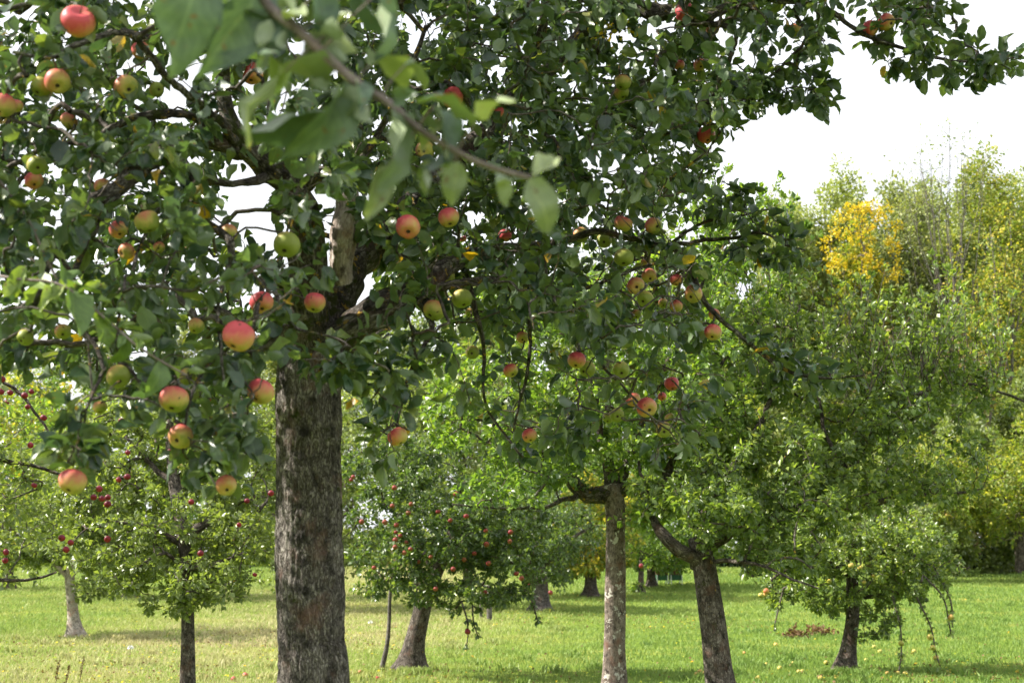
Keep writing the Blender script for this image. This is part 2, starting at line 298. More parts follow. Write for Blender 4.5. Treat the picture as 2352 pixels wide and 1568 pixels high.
def applemat(name, green, yellow, red, deep):
    m, t, o = newmat(name); n = t.nodes.new; l = t.links.new
    oi = n('ShaderNodeObjectInfo'); cs = n('ShaderNodeSeparateColor'); l(oi.outputs['Color'], cs.inputs[0])
    g = n('ShaderNodeTexCoord'); mp = n('ShaderNodeMapping'); l(g.outputs['Object'], mp.inputs[0]); mp.inputs['Scale'].default_value = (1, 1, .35)
    av = n('ShaderNodeVectorMath'); av.operation = 'ADD'; l(mp.outputs[0], av.inputs[0]); l(oi.outputs['Location'], av.inputs[1])
    st = n('ShaderNodeTexNoise'); st.inputs['Scale'].default_value = 95; st.inputs['Detail'].default_value = 3; l(av.outputs[0], st.inputs['Vector'])
    bn = n('ShaderNodeTexNoise'); bn.inputs['Scale'].default_value = 20; bn.inputs['Detail'].default_value = 3; l(av.outputs[0], bn.inputs['Vector'])
    dt = n('ShaderNodeVectorMath'); dt.operation = 'DOT_PRODUCT'; l(g.outputs['Object'], dt.inputs[0]); dt.inputs[1].default_value = (-7, -5, 12)
    a1 = n('ShaderNodeMath'); a1.operation = 'MULTIPLY_ADD'; l(cs.outputs[0], a1.inputs[0]); a1.inputs[1].default_value = 1.05; l(dt.outputs['Value'], a1.inputs[2])
    a2 = n('ShaderNodeMath'); a2.operation = 'MULTIPLY_ADD'; l(bn.outputs['Fac'], a2.inputs[0]); a2.inputs[1].default_value = .9; l(a1.outputs[0], a2.inputs[2])
    a3 = n('ShaderNodeMath'); a3.operation = 'MULTIPLY_ADD'; l(st.outputs['Fac'], a3.inputs[0]); a3.inputs[1].default_value = .5; l(a2.outputs[0], a3.inputs[2])
    a4 = n('ShaderNodeMath'); a4.operation = 'SUBTRACT'; l(a3.outputs[0], a4.inputs[0]); a4.inputs[1].default_value = .68
    r = ramp(t, [(0, green), (.3, yellow), (.55, tuple((a + b) * .5 for a, b in zip(yellow, red))), (.85, red), (1, deep)]); l(a4.outputs[0], r.inputs[0])
    # lenticels
    v = n('ShaderNodeTexVoronoi'); v.inputs['Scale'].default_value = 240; l(g.outputs['Object'], v.inputs['Vector'])
    rv = ramp(t, [(0, (1, 1, 1)), (.17, (0, 0, 0))]); l(v.outputs['Distance'], rv.inputs[0])
    mx = n('ShaderNodeMixRGB'); mf = n('ShaderNodeMath'); mf.operation = 'MULTIPLY'; mf.inputs[1].default_value = .35; l(rv.outputs[0], mf.inputs[0]); l(mf.outputs[0], mx.inputs[0]); l(r.outputs[0], mx.inputs[1]); mx.inputs[2].default_value = (.6, .5, .25, 1)
    # scab spots
    s = n('ShaderNodeTexNoise'); s.inputs['Scale'].default_value = 42; s.inputs['Detail'].default_value = 2; l(av.outputs[0], s.inputs['Vector'])
    rs = ramp(t, [(.69, (0, 0, 0)), (.73, (1, 1, 1))]); l(s.outputs['Fac'], rs.inputs[0])
    m2 = n('ShaderNodeMixRGB'); l(rs.outputs[0], m2.inputs[0]); l(mx.outputs[0], m2.inputs[1]); m2.inputs[2].default_value = (.05, .03, .015, 1)
    pb = n('ShaderNodeBsdfPrincipled'); pb.inputs['Roughness'].default_value = .5; pb.inputs['Specular IOR Level'].default_value = .28
    pb.inputs['Subsurface Weight'].default_value = .0
    l(m2.outputs[0], pb.inputs['Base Color']); l(pb.outputs[0], o.inputs[0]); return m
M['apple'] = applemat('red blushed apple skin', (.23, .27, .05), (.46, .37, .10), (.54, .14, .10), (.47, .065, .075))
M['apple_dark'] = applemat('dark red apple skin', (.2, .02, .02), (.24, .02, .025), (.17, .008, .02), (.12, .005, .016))
M['apple_red'] = applemat('small red apple skin', (.16, .09, .03), (.24, .08, .035), (.22, .032, .025), (.17, .015, .02))
M['apple_yellow'] = applemat('yellow apple skin', (.32, .31, .06), (.50, .40, .10), (.55, .26, .08), (.45, .14, .06))

# ------------------------------------------------------------------ apples
def apple_mesh(name, mat, nu=26, nv=16, seed=0):
    rng = random.Random(seed); v = []; f = []
    for i in range(nv + 1):
        t = i / nv * math.pi
        rr = .5 * math.sin(t) ** .82 * (1 + .06 * math.cos(t))
        z = .46 * math.cos(t) - .16 * math.exp(-(t / .42) ** 2) + .12 * math.exp(-((math.pi - t) / .34) ** 2)
        for j in range(nu):
            a = j / nu * 2 * math.pi; k = 1 + .022 * math.cos(5 * a + seed) * (1 - math.cos(t)) * .6 + .03 * math.cos(a + seed * 2)
            v.append((rr * k * math.cos(a), rr * k * math.sin(a), z * (1 + .03 * math.sin(a + seed))))
    for i in range(nv):
        for j in range(nu):
            f.append((i * nu + j, (i + 1) * nu + j, (i + 1) * nu + (j + 1) % nu, i * nu + (j + 1) % nu))
    f.append([nv * nu + j for j in range(nu)]); f.append([j for j in range(nu)][::-1])
    me = bpy.data.meshes.new(name); me.from_pydata([Vector(p) * .075 for p in v], [], f); me.validate(); me.update()
    me.polygons.foreach_set('use_smooth', [True] * len(me.polygons)); me.materials.append(mat); return me
def calyx_mesh():
    v = [(0, 0, -.36)]; f = []
    for k in range(5):
        a = k * 2 * math.pi / 5
        v += [(.035 * math.cos(a - .5), .035 * math.sin(a - .5), -.372), (.12 * math.cos(a), .12 * math.sin(a), -.44), (.035 * math.cos(a + .5), .035 * math.sin(a + .5), -.372),(.06*math.cos(a),.06*math.sin(a),-.40)]
        b = 1 + k * 4; f += [(0, b, b + 3), (0, b + 3, b + 2), (b, b + 1, b + 3), (b + 3, b + 1, b + 2)]
    n = len(v); v += [(.085 * math.cos(j), .085 * math.sin(j), -.368) for j in np.linspace(0, 6.28, 9)[:-1]]; f.append(list(range(n, n + 8)))
    me = bpy.data.meshes.new('calyx'); me.from_pydata([Vector(p) * .075 for p in v], [], f); me.materials.append(M['calyx']); return me
tb = Tubes(); tb.add([(0, 0, .27 * .075), (.0006, 0, .45 * .075), (.002, .001, .62 * .075), (.003, .001, .75 * .075)], [.0014, .0011, .0011, .0018], 6)
_st = tb.build('stalk', M['stalk'], None); STALK = _st.data; bpy.data.objects.remove(_st)
CAL = calyx_mesh(); APM = {k: [apple_mesh('apple', M[k], seed=s) for s in (1, 2, 3)] for k in ('apple', 'apple_dark', 'apple_red', 'apple_yellow')}
_ra = random.Random(11)
def apple(pos, dia, red, label, group=None, kind='apple', tilt=None, parts=True, name='apple'):
    o = bpy.data.objects.new(name, _ra.choice(APM[kind])); C.objects.link(o); o.location = Vector(pos); s = dia / .075
    o.scale = (s * _ra.uniform(.97, 1.05), s * _ra.uniform(.97, 1.05), s * _ra.uniform(.92, 1.0))
    tx = tilt if tilt is not None else _ra.uniform(-1.25, -.15)      # calyx swings towards the viewer
    o.rotation_euler = (tx, _ra.uniform(-.5, .5), _ra.uniform(-.7, .7)); o.color = (red, _ra.random(), 0, 1)
    tag(o, label, 'apple', group)
    if parts:
        link('calyx', CAL, o); link('stalk', STALK, o)
    return o

# ------------------------------------------------------------------ tree machinery
def grow(skel, clusters, rng, r0=.0022, expo=.42, bend=.18, nseg=5, sag=0.0):
    """join every cluster point to the nearest wood already there; returns chains of points with pipe-model radii"""
    nodes = []; rad = []
    for pts, rr in skel:
        nodes.append(pts); rad.append(rr)
    nodes = np.concatenate(nodes); caps = np.concatenate(rad); S = len(nodes)
    m = len(clusters); tot = S + m * nseg
    X = np.empty((tot, 3)); X[:S] = nodes; par = -np.ones(tot, int); cnt = np.zeros(tot); n = S
    d0 = np.array([((nodes - c) ** 2).sum(1).min() for c in clusters]) if m else np.zeros(0)
    order = np.argsort(d0); chains = []
    pen = np.concatenate((np.clip(caps * 0 + .0, 0, 1), np.zeros(tot - S)))
    for ci in order:
        c = clusters[ci]; dd = np.sqrt(((X[:n] - c) ** 2).sum(1)) + np.clip((X[:n, 2] - c[2]), 0, 9) * .25
        i = int(dd.argmin()); a = X[i]; v = c - a; Ld = np.linalg.norm(v)
        off = rng.normal(size=3) * Ld * bend; off[2] += Ld * bend * .6
        ts = (np.arange(nseg) + 1) / nseg
        q = a + v * ts[:, None] + off * (4 * ts * (1 - ts))[:, None] * .6 + rng.normal(size=(nseg, 3)) * Ld * .025
        q[-1] = c; q[:, 2] -= sag * ts ** 2 * Ld
        X[n:n + nseg] = q; par[n] = i; par[n + 1:n + nseg] = np.arange(n, n + nseg - 1); chains.append((ci, i, n)); n += nseg
    cnt[[n0 + nseg - 1 for _, _, n0 in chains]] = 1
    for k in range(n - 1, S - 1, -1):
        if par[k] >= 0: cnt[par[k]] += cnt[k]
    rt = np.zeros(tot, int); a0 = 0
    for gi, (pp, _r) in enumerate(skel): rt[a0:a0 + len(pp)] = gi; a0 += len(pp)
    res = []; grow.roots = []
    for ci, i, n0 in chains:
        rt[n0:n0 + nseg] = rt[i]; grow.roots.append(int(rt[i]))
        idx = [i] + list(range(n0, n0 + nseg)); r = r0 * np.maximum(cnt[idx], 1) ** expo
        r[0] = min(r[1] * 1.15, caps[i] * .8 if i < S else r[0])
        r[1:] = np.minimum(r[1:], r[0] * 1.2 + 0 * r[1:]) if i < S else r[1:]
        res.append((ci, X[idx], r))
    return res
def scatter(chains, per, rng, spread=.015, lo=.15, droop=.35, up=.7, along=.5, tipbias=1.0):
    """leaf bases on the twigs, directions, normals"""
    P_, D_, N_ = [], [], []
    for ci, pts, r in chains:
        n = per if np.isscalar(per) else per[ci]
        if n <= 0: continue
        n = int(n); m = len(pts) - 1
        k = rng.integers(1, 5 + n // 5); nodes = np.concatenate((rng.uniform(lo, 1, k + 2), [1.0, .97])) ** (1 / tipbias)
        s = np.clip(rng.choice(nodes, n) + rng.normal(size=n) * .02, 0, 1) * m
        i = np.minimum(s.astype(int), m - 1); f = (s - i)[:, None]; p = pts[i] * (1 - f) + pts[i + 1] * f
        t = pts[i + 1] - pts[i]; t /= np.linalg.norm(t, axis=1)[:, None] + 1e-9
        q = rng.normal(size=(n, 3)); q -= t * (q * t).sum(1)[:, None]; q /= np.linalg.norm(q, axis=1)[:, None] + 1e-9
        d = q + t * along; d[:, 2] += .15 - droop * rng.uniform(0, 1.6, n)
        d /= np.linalg.norm(d, axis=1)[:, None]
        nn = rng.normal(size=(n, 3)) * .55; nn[:, 2] += up
        nn += t * -.0
        P_.append(p + d * spread * rng.uniform(.4, 1.6, (n, 1)) + rng.normal(size=(n, 3)) * spread * .3); D_.append(d); N_.append(nn)
    return np.concatenate(P_), np.concatenate(D_), np.concatenate(N_)
def in_poly(u, v, poly):
    c = np.zeros(len(u), bool); n = len(poly); j = n - 1
    for i in range(n):
        xi, yi = poly[i]; xj, yj = poly[j]
        c ^= ((yi > v) != (yj > v)) & (u < (xj - xi) * (v - yi) / (yj - yi + 1e-12) + xi); j = i
    return c
def blobpts(blobs, n, rng, shell=.55):
    """points in a union of ellipsoids given as (u, v, Y, half width px, half height px, half depth m)"""
    wts = np.array([b[3] * b[4] for b in blobs], float); wts /= wts.sum(); out = []
    for b, w_ in zip(blobs, wts):
        k = max(3, int(n * w_)); c = P(b[0], b[1], b[2]); s = b[2] / F
        d = rng.normal(size=(k, 3)); d /= np.linalg.norm(d, axis=1)[:, None]; rr = rng.uniform(0, 1, (k, 1)) ** (1 / 3 * shell + .05)
        lump = 1 + .22 * np.sin(d[:, :1] * 5 + b[0]) * np.cos(d[:, 2:] * 6 + b[1]) + rng.normal(size=(k, 1)) * .07
        out.append(c + d * rr * lump * np.array((b[3] * s, b[5], b[4] * s)))
    return np.concatenate(out)
def chain(rows, Y=None, step=.06):
    pts = [P(r[0], r[1], r[3] if len(r) > 3 else Y) for r in rows]; rad = [r[2] * .5 * (r[3] if len(r) > 3 else Y) / F for r in rows]
    return spline(pts, rad, step)
def orchard_tree(label, trunk, limbs, blobs, n, per, leaf, bark, limbbark=None, Y=None, size=.06, res=1, seed=1, group=None,
                 sides=5, step=.12, r0=.003, shoots=(), shoot_len=.8, base=None, name='apple_tree', cat='apple tree', tint=(0, 1), up=.7, droop=.35,
                 spread=.03, hang=(), lo=.15, cull=None, flare=1.75, widen=1., sag=0., twigmat='bark_twig', extra=None, keepout=()):
    rng = np.random.default_rng(seed)
    tp, tr = chain(trunk, Y, step)
    b0 = tp[0].copy()
    if base is None: b0[2] = float(gz(b0[0], b0[1]))
    origin = Vector((b0[0], b0[1], b0[2]))
    k = np.exp(-np.maximum(tp[:, 2] - b0[2], 0) / .16); tr = tr * (1 + (flare - 1) * k)
    tp = np.vstack((tp[0] - np.array((0, 0, .12)) + 0, tp)); tr = np.concatenate(([tr[0] * 1.08], tr))
    root = empty(name, origin, label, cat, group)
    t = Tubes(); t.add(tp, tr, 20 if Y is None or Y < 30 else 12, rng, .07); wood = [t.build('trunk', bark, root, origin)]
    skel = [(tp, tr)]
    for lb in limbs:
        lp, lr = chain(lb, Y, step)
        wob = rng.normal(size=lp.shape) * np.minimum(lr[:, None] * .5, .02); wob[0] = 0; lp = lp + wob
        t = Tubes(); t.add(lp, lr, 10, rng, .1); wood.append(t.build('limb', limbbark or bark, root, origin)); skel.append((lp, lr))
    cl = blobpts(blobs, n, rng)
    for q in keepout:
        u, v, _ = proj(cl); cl = cl[~in_poly(u, v, q)]
    if extra is not None: cl = np.concatenate((cl, extra))
    ch = grow(skel, cl, rng, r0=r0, sag=sag)
    perv = np.full(len(cl), per)
    p, d, nn = scatter(ch, perv, rng, spread, lo=lo, droop=droop, up=up)
    tws = {}; roots = list(grow.roots)
    for (ci, q, r), g_ in zip(ch, roots): tws.setdefault(g_, Tubes()).add(q, r, sides if r[0] > .008 else 3, cap=False)
    NR = np.concatenate([np.full(6, g_) for g_ in roots] + [np.full(len(z[0]), k_) for k_, z in enumerate(skel)])
    ALLN = np.concatenate([q for _, q, _r in ch] + [z[0] for z in skel]); sc_list = []
    for (u0, u1, v0, v1, cnt) in shoots:                # upright water shoots on top of the crown
        for _ in range(cnt):
            yy = (Y or 15) + rng.uniform(-1.0, 1.0); s0 = P(rng.uniform(u0, u1), rng.uniform(v0, v1), yy); ln = shoot_len * rng.uniform(.45, 1.1)
            ln_v = np.array((rng.normal() * .22, rng.normal() * .2, 1.0)); ts = np.linspace(0, 1, 7)[:, None]
            ix = int(((ALLN - s0) ** 2).sum(1).argmin()); s0 = ALLN[ix]; tw = tws.setdefault(int(NR[ix]), Tubes())
            q = s0 + ln_v * ln * ts + np.array((rng.normal() * .1, rng.normal() * .1, 0)) * ts ** 2
            tw.add(q, np.linspace(.006, .002, 7), 4); sc_list.append((0, q, np.ones(7)))
    for rows in hang:                                   # long hanging shoots
        q, r = chain(rows, Y, .05); ix = int(((ALLN - q[0]) ** 2).sum(1).argmin()); nd = ALLN[ix]; tw = tws.setdefault(int(NR[ix]), Tubes()); q = np.vstack((nd, (nd + q[0]) / 2, q)); r = np.concatenate(([r[0], r[0]], r)); tw.add(q, r, 5); skel.append((q, r))
        m = max(2, len(q) // 6)
        for a in range(m): sg = q[a * 6:a * 6 + 7]; (len(sg) > 2) and sc_list.append((1, sg, None))
    if sc_list:
        p2, d2, n2 = scatter(sc_list, np.array([34, 16]), rng, .012, lo=.1, droop=.1, up=.6, along=1.1, tipbias=1); p = np.concatenate((p, p2)); d = np.concatenate((d, d2)); nn = np.concatenate((nn, n2))
    for g_, tw in tws.items():
        tw.add(skel[g_][0], skel[g_][1] * .5, 4) if g_ < len(wood) else None      # unseen core tube that joins the twigs of one limb
        tw.build('twigs', M[twigmat], wood[min(g_, len(wood) - 1)], origin)
    if cull is not None:
        kk = cull(p, rng); p, d, nn = p[kk], d[kk], nn[kk]
    sz = size * rng.uniform(.6, 1.2, len(p)); ti = tint[0] + (tint[1] - tint[0]) * rng.uniform(0, 1, len(p))
    # neighbouring leaves share a tone
    ti = np.clip(ti * .75 + .25 * (np.sin(p[:, 0] * 2.1 + seed) * np.sin(p[:, 1] * 1.7) * np.sin(p[:, 2] * 2.6 + seed) * .5 + .5) * tint[1], 0, 1)
    leaves_mesh('crown', p, d, nn, sz, ti, res, M[leaf], root, origin, rng, widen)
    return root

def apple_cull(aps, keep=.12, pad=0.0):
    A = np.array([(a[0], a[1], a[2] * .5, a[3]) for a in aps])
    def f(p, rng):
        u, v, d = proj(p + 0); k = np.ones(len(p), bool); rnd = rng.uniform(0, 1, len(p))
        for (au, av, ar, ad) in A:
            m = (d < ad + .08) & (np.hypot(u - au, v - av) < ar * .95 + pad + .038 * F / d)
            k &= ~(m & (rnd > keep))
        return k
    return f

# ================================================================== GROUND
def ground():
    xs = np.concatenate((np.linspace(-900, -60, 12), np.linspace(-50, 50, 101), np.linspace(60, 900, 12)))
    ys = np.concatenate((np.linspace(-300, -10, 8), np.linspace(-5, 100, 106), np.linspace(115, 1800, 20)))
    Xg, Yg = np.meshgrid(xs, ys); Z = gz(Xg, Yg)
    co = np.stack((Xg, Yg, Z), -1).reshape(-1, 3); nx = len(xs); i, j = np.meshgrid(np.arange(len(ys) - 1), np.arange(nx - 1), indexing='ij')
    a = i * nx + j; q = np.stack((a, a + 1, a + nx + 1, a + nx), -1).reshape(-1)
    m, t, o = newmat('meadow soil and thatch'); n = t.nodes.new; l = t.links.new
    g = n('ShaderNodeNewGeometry')
    def nz_(s, d=5, rgh=.6):
        q_ = n('ShaderNodeTexNoise'); q_.inputs['Scale'].default_value = s; q_.inputs['Detail'].default_value = d; q_.inputs['Roughness'].default_value = rgh; l(g.outputs['Position'], q_.inputs['Vector']); return q_
    a1 = nz_(.35); a2 = nz_(5, 8, .75)
    r1 = ramp(t, [(.3, (.10, .17, .022)), (.5, (.14, .21, .03)), (.68, (.24, .25, .06))]); l(a1.outputs['Fac'], r1.inputs[0])
    r2 = ramp(t, [(.32, (.45, .45, .4)), (.62, (1.35, 1.3, 1.1))]); l(a2.outputs['Fac'], r2.inputs[0])
    mm = n('ShaderNodeMixRGB'); mm.blend_type = 'MULTIPLY'; mm.inputs[0].default_value = 1; l(r1.outputs[0], mm.inputs[1]); l(r2.outputs[0], mm.inputs[2])
    pb = n('ShaderNodeBsdfPrincipled'); pb.inputs['Roughness'].default_value = .95; pb.inputs['Specular IOR Level'].default_value = .1
    l(mm.outputs[0], pb.inputs['Base Color']); bp = n('ShaderNodeBump'); bp.inputs['Strength'].default_value = 1; bp.inputs['Distance'].default_value = .08; l(a2.outputs['Fac'], bp.inputs['Height']); l(bp.outputs[0], pb.inputs['Normal'])
    l(pb.outputs[0], o.inputs[0])
    link('ground', npmesh('ground', co, q, np.arange(len(q) // 4) * 4, m), kind='structure')
ground()
def grass():
    rng = np.random.default_rng(3)
    nb = 420000
    # denser close to the camera, blades grow with distance so that far turf stays closed
    Y = 13 * np.exp(rng.uniform(0, 1, nb) ** .95 * math.log(92 / 13)); half = Y * .42 + 3
    x = rng.uniform(-1, 1, nb) * half
    clump = np.sin(x * 1.9 + np.sin(Y * 1.3) * 2) * np.sin(Y * 1.5 + x * .6) * .5 + .5
    h = (.022 + .026 * rng.uniform(0, 1, nb)) * (1 + clump * .9) * (1 + (Y - 13) * .010); wd = .0035 * (Y / 13) ** .9
    tall = rng.uniform(0, 1, nb) < .004; h = np.where(tall, h * 2.2, h)
    bases = np.array([(-6.9, 25.9), (-3.2, 14), (-1.4, 19.3), (1.08, 15), (2.1, 14), (4.5, 19.3), (.6, 38), (2.2, 45), (-.66, 5.3), (1.0, 29), (2.7, 47)])
    nt_ = 26000; tc_ = np.stack((rng.uniform(-1, 1, 420), 13 * np.exp(rng.uniform(0, 1, 420) * 1.4)), 1); tc_[:, 0] *= tc_[:, 1] * .42
    tcs = np.concatenate((tc_, np.repeat(bases, 9, 0) + rng.normal(size=(len(bases) * 9, 2)) * .17)); ci_ = rng.integers(0, len(tcs), nt_)
    x[:nt_] = tcs[ci_, 0] + rng.normal(size=nt_) * .07; Y[:nt_] = tcs[ci_, 1] + rng.normal(size=nt_) * .07; h[:nt_] = rng.uniform(.05, .13, nt_)
    z = gz(x, Y); a = rng.uniform(0, 2 * np.pi, nb); lean = rng.normal(size=(nb, 2)) * h[:, None] * .55
    dx = np.cos(a) * wd; dy = np.sin(a) * wd
    b0 = np.stack((x - dx, Y - dy, z - .01), -1); b1 = np.stack((x + dx, Y + dy, z - .01), -1)
    mid = np.stack((x + lean[:, 0] * .35, Y + lean[:, 1] * .35, z + h * .6), -1); tp = np.stack((x + lean[:, 0], Y + lean[:, 1], z + h), -1)
    m1 = mid - np.stack((dx, dy, dx * 0), -1) * .8; m2 = mid + np.stack((dx, dy, dx * 0), -1) * .8
    V = np.stack((b0, b1, m2, m1, tp), 1); base = np.arange(nb)[:, None] * 5
    loops = (base + np.array([0, 1, 2, 3, 3, 2, 4])[None]).ravel(); st = (np.arange(nb)[:, None] * 7 + np.array([0, 4])[None]).ravel()
    lx = np.sin(x * .33 + 2 + np.sin(Y * .11) * 2) * .5 + .5
    dry = np.clip(.55 * np.exp(-((x + 5) / 4.5) ** 2) + .25 * lx * (Y > 24) + .28 * (rng.uniform(0, 1, nb)) - .12, 0, 1)
    dry = dry * (.55 + .45 / (1 + np.exp(x * 1.2)))
    att = np.empty((nb, 5, 3)); att[..., 0] = 0; att[..., 1] = np.array([0, 0, .6, .6, 1]); att[..., 2] = dry[:, None]
    m, t, o = newmat('grass blade'); n = t.nodes.new; l = t.links.new
    at = n('ShaderNodeAttribute'); at.attribute_name = 'luv'; sp = n('ShaderNodeSeparateXYZ'); l(at.outputs['Vector'], sp.inputs[0])
    g = n('ShaderNodeNewGeometry'); q_ = n('ShaderNodeTexNoise'); q_.inputs['Scale'].default_value = .9; q_.inputs['Detail'].default_value = 6; q_.inputs['Roughness'].default_value = .7; l(g.outputs['Position'], q_.inputs['Vector'])
    ad = n('ShaderNodeMath'); ad.operation = 'MULTIPLY_ADD'; l(q_.outputs['Fac'], ad.inputs[0]); ad.inputs[1].default_value = .75; l(sp.outputs['Z'], ad.inputs[2])
    sb = n('ShaderNodeMath'); sb.operation = 'SUBTRACT'; l(ad.outputs[0], sb.inputs[0]); sb.inputs[1].default_value = .28
    r = ramp(t, [(0, (.12, .215, .04)), (.22, (.20, .29, .06)), (.45, (.31, .36, .10)), (.7, (.44, .42, .19)), (1, (.46, .39, .22))]); l(sb.outputs[0], r.inputs[0])
    pb = n('ShaderNodeBsdfPrincipled'); pb.inputs['Roughness'].default_value = .55; pb.inputs['Specular IOR Level'].default_value = .3; l(r.outputs[0], pb.inputs['Base Color'])
    tr = n('ShaderNodeBsdfTranslucent'); l(r.outputs[0], tr.inputs[0]); ms = n('ShaderNodeMixShader'); ms.inputs[0].default_value = .4; l(pb.outputs[0], ms.inputs[1]); l(tr.outputs[0], ms.inputs[2]); l(ms.outputs[0], o.inputs[0])
    link('grass', npmesh('grass', V.reshape(-1, 3), loops, st, m, att.reshape(-1, 3), False), label='mown orchard grass with dry patches', cat='grass', kind='stuff')
grass()

